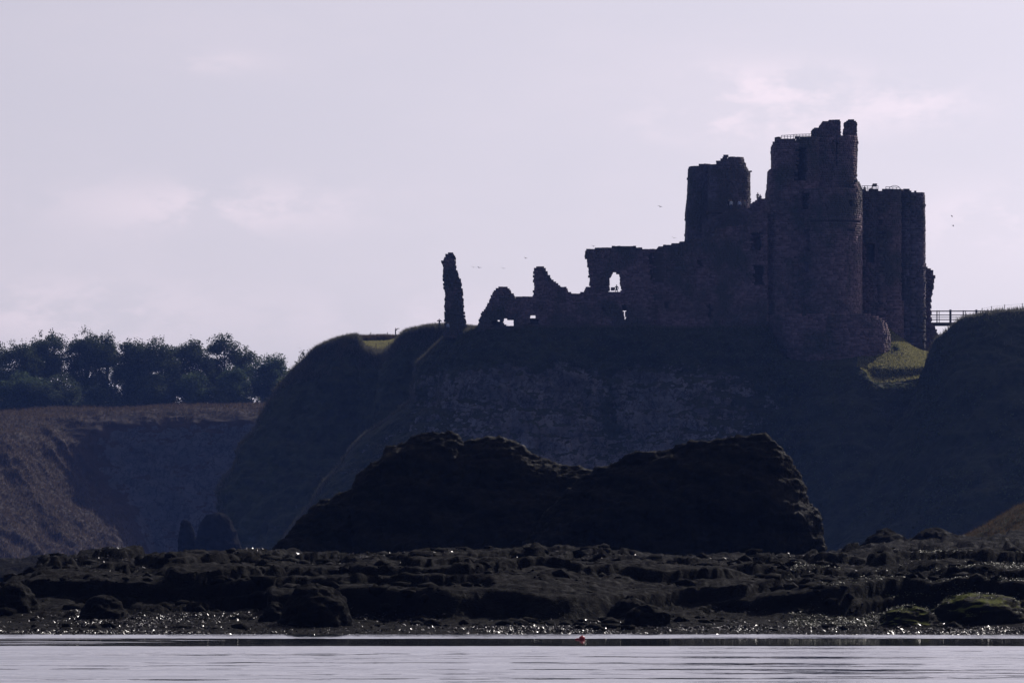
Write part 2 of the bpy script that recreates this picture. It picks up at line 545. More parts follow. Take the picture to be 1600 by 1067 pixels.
def far_coast():
    def c(b, l, m_, lip, top, back):
        dn = lambda q: (q[0], q[1] - (4 if q[1] < 640 and q[0] < 150 else 0), 1160 - (1160 - q[2]) * 0.86)
        return [W(*dn(q)) for q in (b, l, m_, lip, top)] + [ZW(top[0] - 8, 41.6, 1420)]
    cols = [
        c((-260, 930, 1010), (-260, 830, 1045), (-260, 750, 1085), (-260, 690, 1120), (-260, 640, 1160), 0),
        c((-60, 930, 1030), (-60, 832, 1060), (-60, 752, 1092), (-60, 690, 1121), (-60, 638, 1160), 0),
        c((60, 930, 1062), (40, 835, 1082), (28, 760, 1105), (15, 692, 1124), (10, 636, 1160), 0),
        c((165, 925, 1085), (128, 840, 1100), (78, 768, 1118), (62, 690, 1130), (70, 634, 1160), 0),
        c((225, 925, 1100), (190, 845, 1112), (122, 772, 1130), (95, 682, 1137), (110, 633, 1160), 0),
        c((262, 925, 1128), (240, 835, 1136), (205, 760, 1140), (200, 662, 1145), (200, 632, 1160), 0),
        c((330, 925, 1128), (325, 830, 1135), (320, 750, 1140), (320, 655, 1146), (320, 629, 1160), 0),
        c((460, 925, 1126), (460, 830, 1133), (460, 750, 1138), (460, 650, 1145), (460, 626, 1160), 0),
        c((700, 925, 1120), (700, 830, 1130), (700, 750, 1136), (700, 652, 1145), (700, 626, 1160), 0),
        c((3000, 925, 1120), (3000, 830, 1130), (3000, 750, 1136), (3000, 652, 1145), (3000, 626, 1160), 0)]
    G, tu, tv = loft(cols, [20, 40, 60, 45, 45, 60, 50, 60, 60], [30, 45, 45, 40, 24], 140)
    # rocky ribs run down the west slope
    TU = tu[:, None] * np.ones_like(tv)[None]; TV = np.ones_like(tu)[:, None] * tv[None]
    west = np.clip((4.6 - TU) / 1.2, 0, 1) * np.clip((3.6 - TV) / 0.8, 0, 1)
    m = np.clip((4.2 - TV) / 0.5, 0.12, 1)
    G = displace(G, 1.1, 0.09, 3, zmask=m)
    rib = np.abs(((G[..., 0] * 0.10 + G[..., 2] * 0.075 + 0.9 * fbm(G * 0.06, 4, 21)) % 1.0) - 0.5) * 2
    n = grid_normals(G)
    G = G + n * (west * (rib ** 2) * 1.3)[..., None]
    G = displace(G, 0.28, 0.4, 25, octv=4, zmask=0.4 + 0.6 * west)
    cove = np.clip((TU - 4.3) / 0.5, 0, 1) * np.clip((3.3 - TV) / 0.4, 0, 1)
    veg = 1.2 - 1.05 * cove
    o = grid_mesh('far_cliff', G, M['far'], attrs={'veg': veg})
    tag(o, kind='structure')
    top = (np.clip(1 - np.abs(TV - 3.7) / 0.7, 0, 1) + 0.05 * west) * ((G[..., 0] > -125) & (G[..., 0] < -40))
    P1 = np.concatenate((scatter(G, 44000, top), scatter(G, 30000, west * ((G[..., 0] > -125) & (TV > 0.3)))))
    b = blades('grass', P1, 0.9, 0.09, M['drygrass'], 0.7)
    tag(b, 'dry brown grass on top of far cliff', 'grass', kind='stuff')


far_coast()

# plateau inland, one sheet to the skyline behind trees and castle
def plateau():
    xs = np.linspace(-1350, 1350, 60); ys = np.linspace(1330, 2600, 30)
    XX, YY = np.meshgrid(xs, ys, indexing='ij')
    Z = 38.6 + 1.2 * fbm(np.stack((XX * 0.006, YY * 0.006, XX * 0), -1), 3, 4)
    G = np.stack((XX, YY, Z), -1)
    o = grid_mesh('plateau', G, M['far'], attrs={'veg': np.full(XX.shape, 1.2)})
    tag(o, kind='structure')


plateau()


def headland():
    def c(*p):
        return [W(a, b, d + 22.0) for (a, b, d) in p]
    cols = [
        c((430, 945, 930), (430, 862, 930), (440, 770, 930), (470, 690, 930), (500, 630, 930), (520, 585, 930), (560, 545, 960)),
        c((355, 945, 838), (345, 862, 840), (340, 768, 843), (378, 700, 846), (425, 630, 848), (476, 571, 850), (530, 548, 905)),
        c((400, 945, 825), (398, 862, 830), (400, 770, 836), (428, 700, 840), (462, 625, 843), (497, 547, 846), (540, 540, 900)),
        c((490, 945, 818), (490, 862, 824), (495, 770, 833), (508, 700, 838), (518, 610, 841), (530, 532, 845), (548, 536, 880)),
        c((545, 945, 820), (545, 862, 826), (548, 770, 833), (552, 700, 838), (555, 610, 842), (556, 527, 846), (562, 534, 870)),
        c((560, 945, 818), (560, 862, 825), (563, 770, 832), (566, 700, 837), (568, 615, 841), (568, 546, 844), (570, 534, 870)),
        c((580, 945, 814), (580, 862, 822), (584, 770, 829), (588, 700, 834), (592, 620, 837), (597, 556, 839), (598, 533, 870)),
        c((600, 945, 808), (600, 862, 815), (598, 770, 822), (592, 690, 827), (588, 610, 831), (612, 545, 832), (618, 530, 870)),
        c((630, 945, 806), (630, 862, 813), (625, 770, 820), (622, 690, 825), (622, 610, 828), (637, 519, 830), (642, 528, 870)),
        c((690, 945, 806), (690, 862, 813), (690, 770, 820), (690, 690, 825), (690, 610, 828), (690, 513, 829), (694, 526, 870)),
        c((770, 945, 810), (770, 862, 816), (770, 770, 822), (770, 690, 827), (770, 610, 830), (770, 515, 831), (774, 526, 870))]
    G, tu, tv = loft(cols, [30, 40, 50, 24, 16, 24, 20, 24, 40, 30], [24, 40, 40, 40, 44, 24], 2)
    TU = tu[:, None] * np.ones_like(tv)[None]; TV = np.ones_like(tu)[:, None] * tv[None]
    m = np.clip((5.3 - TV) / 1.0, 0.1, 1)
    G = displace(G, 1.5, 0.09, 31, zmask=m, squash=(1, 1, 1.3))
    G = displace(G, 0.6, 0.32, 33, zmask=m, strata=0.3, squash=(1.2, 1.2, 1.0))
    veg = 0.8 + 0.2 * (TV > 3.4) + 0.3 * (TV > 4.6)
    o = grid_mesh('headland', G, M['headland'], attrs={'veg': veg})
    tag(o, kind='structure')
    lip = np.clip(1 - np.abs(TV - 4.95) / 0.35, 0, 1) * (TU > 0.9)
    P1 = scatter(G, 34000, lip)
    left_edge = np.clip(1 - np.abs(TU - 1.05) / 0.25, 0, 1) * (TV > 1.5) * (TV < 5)
    P2 = scatter(G, 7000, left_edge)
    face = ((TV > 4.25) & (TV < 5.0) & (TU > 1.2) & (TU < 5)).astype(float) * np.clip(fbm(G * 0.25, 3, 5) + 0.15, 0, 1)
    P3 = scatter(G, 9000, face)
    b = blades('grass', np.concatenate((P1, P2, P3)), 0.8, 0.06, M['palegrass'], 0.7)
    tag(b, 'long dry grass along headland edge', 'grass', kind='stuff')
    field = ((TV > 5.0) & (TU > 4.2) & (TU < 7.5)).astype(float)
    b = blades('grass', scatter(G, 26000, field), 0.22, 0.07, M['lawn'], 0.6)
    tag(b, 'short sunlit grass field behind wire fence', 'grass', kind='stuff')
    return G


headland()


def bank():
    # grassy bank across the back of the small field
    cols = []
    for px, t in ((530, 531), (552, 528), (575, 527), (600, 526), (622, 527), (640, 524)):
        cols.append([W(px, 545, 891.0), W(px, 534, 892.0), W(px, t + 1, 893.2), W(px, t, 895.0), W(px, t + 3, 902), ZW(px, 38, 910)])
    G, tu, tv = loft(cols, 24, [4, 10, 6, 8, 6], 1)
    G = displace(G, 0.18, 0.6, 12)
    o = grid_mesh('field_bank', G, M['headland'], attrs={'veg': np.full(G.shape[:2], 1.2)})
    tag(o, kind='structure')
    TV = np.ones_like(tu)[:, None] * tv[None]
    b = blades('grass', scatter(G, 9000, ((TV > 1.2) & (TV < 3.4)).astype(float)), 0.6, 0.05, M['drygrass'], 0.6)
    tag(b, 'dry grass on top of the field bank', 'grass', kind='stuff')


bank()


def castle_cliff():
    cols = [
        [W(470, 945, 850), W(480, 865, 850), W(545, 752, 852), W(590, 692, 852), W(665, 625, 852), W(680, 570, 852), W(715, 521, 850), ZW(722, 41.0, 858), ZW(724, 41.3, 930)],
        [W(380, 950, 799), W(430, 862, 801), W(515, 752, 804), W(557, 694, 808), W(640, 628, 811), W(650, 570, 812), W(703, 519, 812), ZW(708, 40.9, 840), ZW(710, 41.3, 930)],
        [W(440, 945, 790), W(490, 865, 794), W(560, 765, 799), W(605, 700, 803), W(668, 635, 805), W(685, 575, 806), W(718, 517, 808), ZW(722, 40.8, 840), ZW(724, 41.3, 930)],
        [W(600, 945, 772), W(625, 865, 779), W(655, 765, 787), W(688, 700, 791), W(708, 640, 796), (W(722, 575, 799)), W(745, 516, 801), ZW(748, 40.9, 840), ZW(750, 41.3, 930)],
        [W(830, 945, 768), W(830, 865, 776), W(830, 765, 784), W(830, 700, 789), W(830, 640, 793), W(830, 572, 795), W(830, 515, 798.5), ZW(830, 40.9, 830), ZW(830, 41.3, 930)],
        [W(955, 945, 776), W(955, 865, 783), W(955, 765, 790), W(955, 700, 793), W(955, 640, 795), W(955, 572, 797), W(955, 513, 798.5), ZW(955, 40.9, 830), ZW(955, 41.3, 930)],
        [W(1085, 945, 766), W(1085, 865, 774), W(1085, 765, 782), W(1085, 700, 786), W(1085, 640, 791), W(1085, 572, 794), W(1085, 512, 798.5), ZW(1085, 40.9, 830), ZW(1085, 41.3, 930)],
        [W(1190, 945, 770), W(1190, 865, 778), W(1190, 765, 785), W(1190, 700, 789), W(1190, 640, 792), W(1190, 580, 795), W(1195, 512, 798.6), ZW(1195, 41.3, 830), ZW(1195, 41.3, 930)],
        [W(1235, 945, 766), W(1235, 865, 774), W(1235, 765, 781), W(1235, 700, 785), W(1235, 660, 789), W(1232, 610, 792), W(1228, 566, 795.5), ZW(1225, 41, 812), ZW(1225, 41.3, 930)],
        [W(1300, 945, 758), W(1300, 865, 766), W(1300, 765, 773), W(1300, 700, 778), W(1300, 660, 783), W(1300, 612, 787), W(1300, 571, 792), ZW(1300, 41, 812), ZW(1300, 41.3, 930)],
        [W(1345, 945, 756), W(1345, 865, 764), W(1345, 765, 772), W(1345, 700, 777), W(1345, 655, 782), W(1345, 605, 787), W(1342, 575, 790), ZW(1346, 41.2, 808), ZW(1346, 41.3, 930)],
        [W(1372, 945, 756), W(1372, 865, 764), W(1372, 765, 772), W(1372, 700, 778), W(1371, 655, 782), W(1370, 612, 786), W(1366, 600, 787.5), W(1378, 508, 808), ZW(1385, 41.3, 930)],
        [W(1405, 945, 758), W(1405, 865, 766), W(1405, 765, 774), W(1405, 700, 780), W(1405, 655, 783), W(1405, 610, 786), W(1405, 597, 787.5), W(1405, 526, 808), ZW(1405, 39.5, 930)],
        [W(1452, 945, 760), W(1452, 865, 768), W(1452, 765, 776), W(1452, 700, 781), W(1452, 650, 784), W(1452, 605, 786), W(1452, 589, 787.5), W(1452, 551, 808), ZW(1452, 37, 930)],
        [W(1540, 945, 764), W(1540, 865, 772), W(1540, 765, 778), W(1540, 700, 782), W(1540, 650, 785), W(1540, 610, 787), W(1540, 585, 788.5), W(1540, 552, 808), ZW(1540, 37, 930)]]
    G, tu, tv = loft(cols, [24, 44, 70, 80, 76, 76, 60, 40, 40, 34, 24, 24, 28, 24], [16, 44, 34, 34, 40, 36, 40, 14], 1)
    TU = tu[:, None] * np.ones_like(tv)[None]; TV = np.ones_like(tu)[:, None] * tv[None]
    # terrace: the grass hollow right of the tower has a small scarp with a second ledge below it
    hollow = np.clip((TU - 10.2) / 0.8, 0, 1) * np.clip((15 - TU) / 1, 0, 1)
    v = TV - 6.0
    k = np.clip(v / 0.08, 0, 1) * np.clip((0.3 - v) / 0.06, 0, 1) * hollow
    lift = np.where(v > 0, np.clip((v - 0.10) / 0.06, 0, 1) * np.clip((1 - v), 0, 1), 0) * hollow
    G[..., 2] += 1.25 * lift
    m = np.clip((6.25 - TV) / 0.7, 0.04, 1) * np.clip(np.abs(TU - 1.0) / 0.7, 0.35, 1)
    rk = np.clip((9.0 - TU) / 1.0, 0.15, 1)
    G = displace(G, 1.5, 0.07, 41, zmask=m, squash=(1, 1, 1.2))
    G = displace(G, 0.75, 0.28, 47, zmask=m * rk, strata=0.5, squash=(1.3, 1.3, 1.0))
    G = displace(G, 0.3, 0.9, 49, octv=4, zmask=m * rk, squash=(1.4, 1.4, 0.9))
    x = (G[..., 0] / G[..., 1]) * F + 800
    veg = 0.16 + 0.9 * np.clip((TV - 4.75) / 0.5, 0, 1) + 0.8 * np.clip((x - 1060) / 230, 0, 1) + 0.5 * np.clip((760 - x) / 150, 0, 1) \
        + 0.35 * np.clip((1.3 - TV) / 0.6, 0, 1) + 0.4 * np.clip(1 - np.abs(x - 950) / 45, 0, 1) * np.clip((TV - 2.6) / 0.8, 0, 1)
    o = grid_mesh('castle_cliff', G, M['cliff'], attrs={'veg': veg})
    tag(o, kind='structure')
    # grass along the crest that runs down to the sea, on the lip and in the hollow
    crest = np.clip(1 - np.abs(TU - 1.02) / np.where(TV < 2.2, 0.26, 0.14), 0, 1) * ((TV > 0.6) & (TV < 6.2))
    Pc = scatter(G, 20000, crest)
    lip = np.clip(1 - np.abs(TV - 6.05) / 0.22, 0, 1) * (TU > 1) * (TU < 8)
    Pl = scatter(G, 12000, lip)
    b = blades('grass', np.concatenate((Pc, Pl)), 0.6, 0.05, M['palegrass'], 0.6)
    tag(b, 'rough grass on the crest and lip of castle cliff', 'grass', kind='stuff')
    hol = ((TV > 5.96) & (TV < 7.05) & (TU > 9.9) & (TU < 14)).astype(float)
    b = blades('grass', scatter(G, 42000, hol), 0.35, 0.07, M['lawn'], 0.6)
    tag(b, 'sunlit green grass in hollow beside round tower', 'grass', kind='stuff')
    tuft = ((TV > 2.2) & (TV < 5.2) & (TU > 1.2)).astype(float) * np.clip(fbm(G * np.array((0.2, 0.2, 0.5)), 4, 19) * 2.5 - 0.25, 0, 1)
    b = blades('grass', scatter(G, 12000, tuft), 0.4, 0.05, M['palegrass'], 0.9)
    tag(b, 'tufts of pale grass on ledges of castle cliff', 'grass', kind='stuff')
    veg_face = ((TV > 4.9) & (TV < 6.0)).astype(float) + 0.4 * (x > 1180) * (TV > 2)
    V, Fc = cards(scatter(G, 26000, veg_face), 0.22, 0.6)
    b = np_mesh('undergrowth', V, Fc, M['leaf'])
    tag(b, 'dark scrub clinging to castle cliff face', 'undergrowth', kind='stuff')
    return G


CLIFF = castle_cliff()


def right_hill():
    cols = [
        [W(1300, 950, 800), W(1360, 800, 800), W(1410, 690, 800), W(1450, 620, 800), W(1470, 575, 800), ZW(1500, 30, 815), ZW(1520, 30, 850)],
        [W(1270, 950, 762), W(1335, 800, 771), W(1392, 690, 778), W(1436, 615, 781), W(1452, 556, 783), ZW(1475, 34.5, 810), ZW(1500, 35, 850)],
        [W(1330, 950, 754), W(1385, 800, 764), W(1425, 690, 772), W(1450, 610, 777), W(1458, 538, 780), ZW(1480, 36.5, 805), ZW(1505, 37, 850)],
        [W(1400, 950, 746), W(1435, 800, 757), W(1458, 690, 766), W(1471, 600, 772), W(1477, 519, 777), ZW(1495, 39, 805), ZW(1515, 39, 850)],
        [W(1470, 950, 741), W(1485, 800, 751), W(1495, 690, 760), W(1500, 590, 768), W(1504, 499, 775), ZW(1515, 41, 805), ZW(1530, 41, 850)],
        [W(1540, 950, 737), W(1545, 800, 747), W(1550, 690, 757), W(1550, 585, 766), W(1550, 489, 775), ZW(1558, 42.3, 805), ZW(1565, 43.2, 850)],
        [W(1610, 950, 736), W(1610, 800, 746), W(1610, 690, 756), W(1610, 580, 765), W(1610, 484, 775), ZW(1615, 42.8, 805), ZW(1620, 43.5, 850)],
        [W(1800, 950, 736), W(1800, 800, 746), W(1800, 690, 756), W(1800, 580, 765), W(1800, 478, 775), ZW(1800, 43.4, 805), ZW(1800, 43.6, 1000)],
        [W(3600, 950, 736), W(3600, 800, 746), W(3600, 690, 756), W(3600, 580, 765), W(3600, 478, 775), ZW(3600, 43.4, 805), ZW(3600, 43.6, 1000)]]
    G, tu, tv = loft(cols, [14, 22, 24, 26, 36, 40, 40, 70], [30, 44, 36, 46, 12, 6], 1)
    TU = tu[:, None] * np.ones_like(tv)[None]; TV = np.ones_like(tu)[:, None] * tv[None]
    m = np.clip((4.3 - TV) / 0.8, 0.25, 1)
    G = displace(G, 1.3, 0.1, 61, zmask=m)
    G = displace(G, 0.5, 0.4, 63, zmask=m)
    o = grid_mesh('hill', G, M['cliff'], attrs={'veg': np.full(G.shape[:2], 1.1)})
    tag(o, kind='structure')
    lip = np.clip(1 - np.abs(TV - 4.0) / 0.2, 0, 1) * (TU > 0.9)
    face = 0.16 * ((TV > 3.1) & (TV < 4.0)) * np.clip(fbm(G * 0.3, 3, 9) + 0.2, 0, 1) * (TU > 1)
    b = blades('grass', scatter(G, 24000, lip + face), 0.75, 0.055, M['palegrass'], 0.7)
    tag(b, 'rough grass along the rim of right hill', 'grass', kind='stuff')
    sc = ((TV > 0.5) & (TV < 3.9) & (TU > 0.9)).astype(float) * np.clip(fbm(G * 0.16, 4, 15) * 2, 0, 1)
    V, Fc = cards(scatter(G, 22000, sc) + np.array((0, -0.15, 0.15)), 0.2, 0.6)
    b = np_mesh('undergrowth', V, Fc, M['leaf'])
    tag(b, 'low scrub in patches on the face of the right hill', 'undergrowth', kind='stuff')


right_hill()


# ------------------------------------------------------------------ the castle
def scan(poly, py):
    """intervals of the polygon on the row py"""
    xs = []
    n = len(poly)
    for i in range(n):
        (x0, y0), (x1, y1) = poly[i], poly[(i + 1) % n]
        if (y0 <= py < y1) or (y1 <= py < y0):
            xs.append(x0 + (py - y0) * (x1 - x0) / (y1 - y0))
    xs.sort()
    return [(xs[i], xs[i + 1]) for i in range(0, len(xs) - 1, 2)]


def subtract(iv, a, b):
    out = []
    for (s, e) in iv:
        if b <= s or a >= e:
            out.append((s, e))
            continue
        if a > s: out.append((s, a))
        if b < e: out.append((b, e))
    return out


BOX = np.array(((0, 1, 5, 4), (1, 2, 6, 5), (2, 3, 7, 6), (3, 0, 4, 7), (4, 5, 6, 7), (3, 2, 1, 0)))


class Blocks:
    def __init__(self): self.v, self.f, self.k = [], [], 0
    def add(self, c8):
        self.v.append(c8)
        self.f.append(BOX + self.k)
        self.k += 8
    def build(self, name, mat, parent):
        return np_mesh(name, np.concatenate(self.v), np.concatenate(self.f), mat, parent)


def flat_wall(name, parent, poly, D, thick, mat, holes=(), recess=(), course=0.26, lens=(0.3, 0.8), bend=None, ragged=0.14, yaw=0.0, facing='stonework'):
    """wall of coursed stones standing D metres off; poly, holes, recess in photo pixels"""
    s = D / F
    pys = [p[1] for p in poly]
    z0, z1 = zof(max(pys), D), zof(min(pys), D)
    bend = bend or (lambda x: 0.0)
    core, face = Blocks(), Blocks()
    z = z0
    while z < z1 + course:
        h = course * random.uniform(0.8, 1.2)
        py = YH - (z + h * 0.5 - CH) / s
        iv = scan(poly, py)
        for hl in holes:
            for (a, b) in scan(hl, py): iv = subtract(iv, a, b)
        rc = [(a, b, d) for (rp, d) in recess for (a, b) in scan(rp, py)]
        for (a, b) in iv:
            xa, xb = xof(a, D) + random.uniform(-ragged, ragged), xof(b, D) + random.uniform(-ragged, ragged)
            if xb - xa < 0.1: continue
            # core
            segs = [(xa + 0.12, xb - 0.12, 0.3)]
            for (ra, rb, d) in rc:
                nx = []
                for (s0, s1, dd) in segs:
                    q0, q1 = xof(ra, D), xof(rb, D)
                    if q1 <= s0 or q0 >= s1: nx.append((s0, s1, dd)); continue
                    if q0 > s0: nx.append((s0, q0, dd))
                    nx.append((max(s0, q0), min(s1, q1), d))
                    if q1 < s1: nx.append((q1, s1, dd))
                segs = nx
            for (s0, s1, dd) in segs:
                x = s0
                while x < s1 - 1e-4:
                    xe = min(s1, x + 3.0)
                    y0, y1 = D + bend(x), D + bend(xe)
                    core.add(np.array(((x, y0 + dd, z - 0.02), (xe, y1 + dd, z - 0.02), (xe, y1 + thick - 0.2, z - 0.02), (x, y0 + thick - 0.2, z - 0.02),
                                       (x, y0 + dd, z + h), (xe, y1 + dd, z + h), (xe, y1 + thick - 0.2, z + h), (x, y0 + thick - 0.2, z + h))))
                    x = xe
            # facing stones, front and back
            for back in (False, True):
                x = xa
                while x < xb - 0.05:
                    L = random.uniform(*lens) * (2.0 if back else 1.0)
                    xe = x + L
                    if xb - xe < 0.3: xe = xb
                    pm = 800 + (x + xe) * 0.5 / s
                    off = 0.0
                    for (ra, rb, d) in rc:
                        if ra <= pm <= rb: off = d
                    j = random.uniform(-0.05, 0.04) if random.random() > 0.04 else random.uniform(-0.16, -0.08)
                    y0, y1 = D + bend(x), D + bend(xe)
                    if back:
                        f0, f1 = thick - 0.5, thick + j
                    else:
                        f0, f1 = off + j, off + 0.5
                    g = 0.004
                    if off and not back:
                        x = xe
                        continue
                    jz = -random.uniform(0, 0.05)
                    face.add(np.array(((x + g, y0 + f0, z), (xe - g, y1 + f0, z), (xe - g, y1 + f1, z), (x + g, y0 + f1, z),
                                       (x + g, y0 + f0, z + h - jz), (xe - g, y1 + f0, z + h - jz), (xe - g, y1 + f1, z + h - jz), (x + g, y0 + f1, z + h - jz))))
                    x = xe
        z += h
    o = core.build(name, M['core'], parent)
    st = face.build(facing, mat, o if parent is not None else o)
    st.location = (0, 0, 0)
    st['kind'] = 'stuff'
    return o


def prof(pts):
    xs = [p[0] for p in pts]; ys = [p[1] for p in pts]
    return lambda v: float(np.interp(v, xs, ys))


def tower(name, parent, D, cy_off, depth, xl, xr, top, ybot, mat, expo=1.0, thick=2.0, course=0.33, lens=(0.35, 0.95), recess=(), cap=None, rag=1.0):
    """closed tower. xl/xr: edge px as functions of py. top: py as a function of px. D = distance of its centre plane"""
    s = D / F
    b = depth / 2
    core, face = Blocks(), Blocks()
    ytop = min(top(x) for x in np.arange(xl(ybot) - 20, xr(ybot) + 20, 1.0))
    Df = D - b                      # heights are read off the front face
    z, z1 = zof(ybot, Df), zof(ytop, Df)

    def pt(th, d, a, cx):
        c, q = math.cos(th), math.sin(th)
        c = math.copysign(abs(c) ** expo, c); q = math.copysign(abs(q) ** expo, q)
        return cx + (a - d) * c, D + (b - d) * q

    # arc-length table for an even stone size
    while z < z1 + course:
        h = course * random.uniform(0.85, 1.15)
        py = YH - (z + h * 0.5 - CH) * F / Df
        a = (xr(py) - xl(py)) * 0.5 * s
        cx = (xof(xr(py), D) + xof(xl(py), D)) * 0.5
        ths = np.linspace(0, 2 * math.pi, 361)
        pts = np.array([pt(t, 0, a, cx) for t in ths])
        cum = np.concatenate(([0], np.cumsum(np.linalg.norm(np.diff(pts, axis=0), axis=1))))
        Lt = cum[-1]
        for kind in (0, 1):
            u = random.uniform(0, 0.8)
            u0 = u
            while u < u0 + Lt - 0.02:
                L = random.uniform(*lens) if kind else 1.6
                if recess:
                    tq = np.interp(u % Lt, cum, ths)
                    xq, yq = pt(tq, 0, a, cx)
                    pq = 800 + xq / s
                    if yq < D and any(x0 - 14 < pq < x1 + 14 and y0 - 4 < py < y1 + 4 for (x0, x1, y0, y1, dd) in recess): L = min(L, 0.3)
                ue = min(u + L, u0 + Lt)
                t0, t1 = np.interp(u % Lt, cum, ths), np.interp(ue % Lt, cum, ths)
                if t1 < t0: t1 += 2 * math.pi
                tm = 0.5 * (t0 + t1)
                xm, ym = pt(tm, 0, a, cx)
                pxm = 800 + xm / s
                lim = top(pxm) + (random.uniform(-1.2, 1.2) * rag if kind else 5)
                if py > lim:
                    off = 0.0
                    if ym < D:
                        for (x0, x1, y0, y1, dd) in recess:
                            if x0 <= pxm <= x1 and y0 <= py <= y1: off = dd
                    if kind:
                        if off == 0.0:
                            j = random.uniform(-0.035, 0.03) if random.random() > 0.04 else random.uniform(-0.16, -0.08)
                            g = 0.003 / max(a, 1)
                            p = [pt(t0 + g, j, a, cx), pt(t1 - g, j, a, cx), pt(t1 - g, 0.5, a, cx), pt(t0 + g, 0.5, a, cx)]
                            zt = z + h + random.uniform(0, 0.05)
                            face.add(np.array([(q[0], q[1], z) for q in p] + [(q[0], q[1], zt) for q in p]))
                    else:
                        dd = 0.28 + off
                        p = [pt(t0, dd, a, cx), pt(t1, dd, a, cx), pt(t1, max(thick, dd + 0.6), a, cx), pt(t0, max(thick, dd + 0.6), a, cx)]
                        core.add(np.array([(q[0], q[1], z - 0.02) for q in p] + [(q[0], q[1], z + h) for q in p]))
                u = ue
        z += h
    if cap is not None:                                    # floor inside, closes the shaft
        a = (xr(cap) - xl(cap)) * 0.5 * s - 0.4
        cx = (xof(xr(cap), D) + xof(xl(cap), D)) * 0.5
        zc = zof(cap, Df)
        core.add(np.array([(cx + q * a * 0.8, D + w * (b - 0.4) * 0.8, zz) for zz in (zc - 0.5, zc) for (q, w) in ((-1, -1), (1, -1), (1, 1), (-1, 1))]))
    o = core.build(name, M['core'], parent)
    st = face.build('stonework', mat, o)
    st.location = (0, 0, 0)
    st['kind'] = 'stuff'
    return o


castle = empty('ruined_castle', tuple(W(1200, 515, 805)))
tag(castle, 'ruined red sandstone castle with tall round tower on the cliff top', 'castle')

hall_poly = [(746, 545), (747, 515), (748, 500), (752, 489), (757, 486), (760, 478), (764, 470), (768, 460), (773, 454), (779, 449), (784, 447), (790, 447),
             (795, 451), (799, 457), (806, 465), (815, 463.5), (832, 463), (834, 445), (833.5, 424), (836, 419), (842, 416), (850, 417), (856, 426), (862, 436),
             (870, 443), (876, 447), (884, 449), (889, 456), (896, 458), (911, 457), (914, 451), (919, 448), (922, 447), (920, 430), (917, 408), (914, 396),
             (915, 391), (920, 389), (929, 388), (940, 386), (952, 386), (966, 384), (990, 385), (1000, 387), (1016, 390), (1023, 389.5), (1033, 384),
             (1045, 381.5), (1060, 379), (1070, 375.5), (1090, 373), (1114, 371), (1120, 357), (1145, 354), (1168, 351), (1172, 338), (1184, 332), (1199, 326),
             (1199, 570), (900, 560)]
arch = [(951.5, 455), (953, 440), (954.5, 430), (957, 426), (961, 423), (964, 426), (968, 430), (970, 441), (970.5, 455)]
slit = [(973.5, 484), (979.5, 484), (979, 487), (977.5, 489), (977.5, 494), (979, 499), (975, 499), (975.5, 494), (975.5, 489), (974, 487)]
low1 = [(787.5, 497), (801, 499), (802.5, 505), (802, 510), (796, 510.5), (790, 507), (787, 506)]
low2 = [(829, 492.5), (838.5, 493), (838.5, 497.5), (829, 495.5)]
low3 = [(777, 498), (781.5, 500), (779.5, 502.5)]
rec = [([(973, 475), (980.5, 475), (980.5, 484), (973, 484)], 1.3), ([(1107, 474), (1113, 474), (1113, 497), (1107, 497)], 0.9),
       ([(1015, 395), (1020, 395), (1020, 440), (1015, 440)], 0.55), ([(1174, 365), (1190, 365), (1190, 392), (1174, 392)], 1.9),
       ([(1177, 414), (1193, 414), (1193, 446), (1177, 446)], 1.6), ([(827, 497), (842, 498), (842, 508), (827, 508)], 1.2),
       ([(768, 502), (782, 502), (782, 511), (768, 511)], 1.0), ([(1090, 405), (1097, 405), (1097, 418), (1090, 418)], 0.6),
       ([(940, 480), (946, 480), (946, 486), (940, 486)], 0.6), ([(1040, 470), (1044, 470), (1044, 482), (1040, 482)], 0.6)]
flat_wall('hall_wall', castle, hall_poly, 800, 2.4, M['stone'], [arch, slit, low1, low2, low3], rec,
          bend=lambda x: 0.5 * math.sin(x * 0.11) + (0.8 if x > 22 else 0.0))
cw_poly = [(1098, 420), (1098, 350), (1115, 342), (1137, 329), (1150, 327.5), (1172, 325), (1173, 318), (1177, 316), (1181, 316), (1183, 310), (1187, 309), (1199, 309.5), (1204, 420)]
flat_wall('curtain_wall', castle, cw_poly, 814, 2.2, M['stone_grey'])
b = bmesh.new()
bmesh.ops.create_cube(b, size=1.0)
for v in b.verts: v.co = Vector((xof(1152, 818) + v.co.x * 9.6, 818.6 + v.co.y * 4.8, zof(331, 818) + v.co.z * 0.4))
bm_obj('wall_walk', b, M['core'], castle)

# back tower
tower('stair_turret', castle, 829, 0, 9, prof([(240, 1075), (262, 1075.5), (300, 1074), (320, 1072), (332, 1070.5), (345, 1071.5), (380, 1070), (430, 1070)]),
      prof([(200, 1112), (430, 1112)]), prof([(1060, 266), (1074, 262), (1078, 259), (1096, 258), (1099, 255.5), (1103, 256), (1108, 259), (1120, 257)]), 430, M['stone_grey'], 0.42, cap=268, course=0.3, lens=(0.3, 0.9), rag=0.4,
      recess=[(1106, 1112, 265, 380, 0.8)])
tower('back_tower', castle, 826, 0, 9.5, prof([(200, 1105), (430, 1105)]),
      prof([(240, 1160), (247, 1161.5), (256, 1164), (266, 1169), (268, 1171.5), (430, 1171.5)]),
      prof([(1100, 258), (1117, 257), (1118.5, 251), (1124, 248), (1130, 243.5), (1136, 244.5), (1156, 247), (1159, 245), (1161, 248), (1163, 256), (1167, 263), (1172, 268), (1180, 268)]),
      430, M['stone_grey'], 0.38, cap=270, course=0.3, lens=(0.3, 0.9), rag=0.4)
b = bmesh.new()
bmesh.ops.create_cube(b, size=1.0)
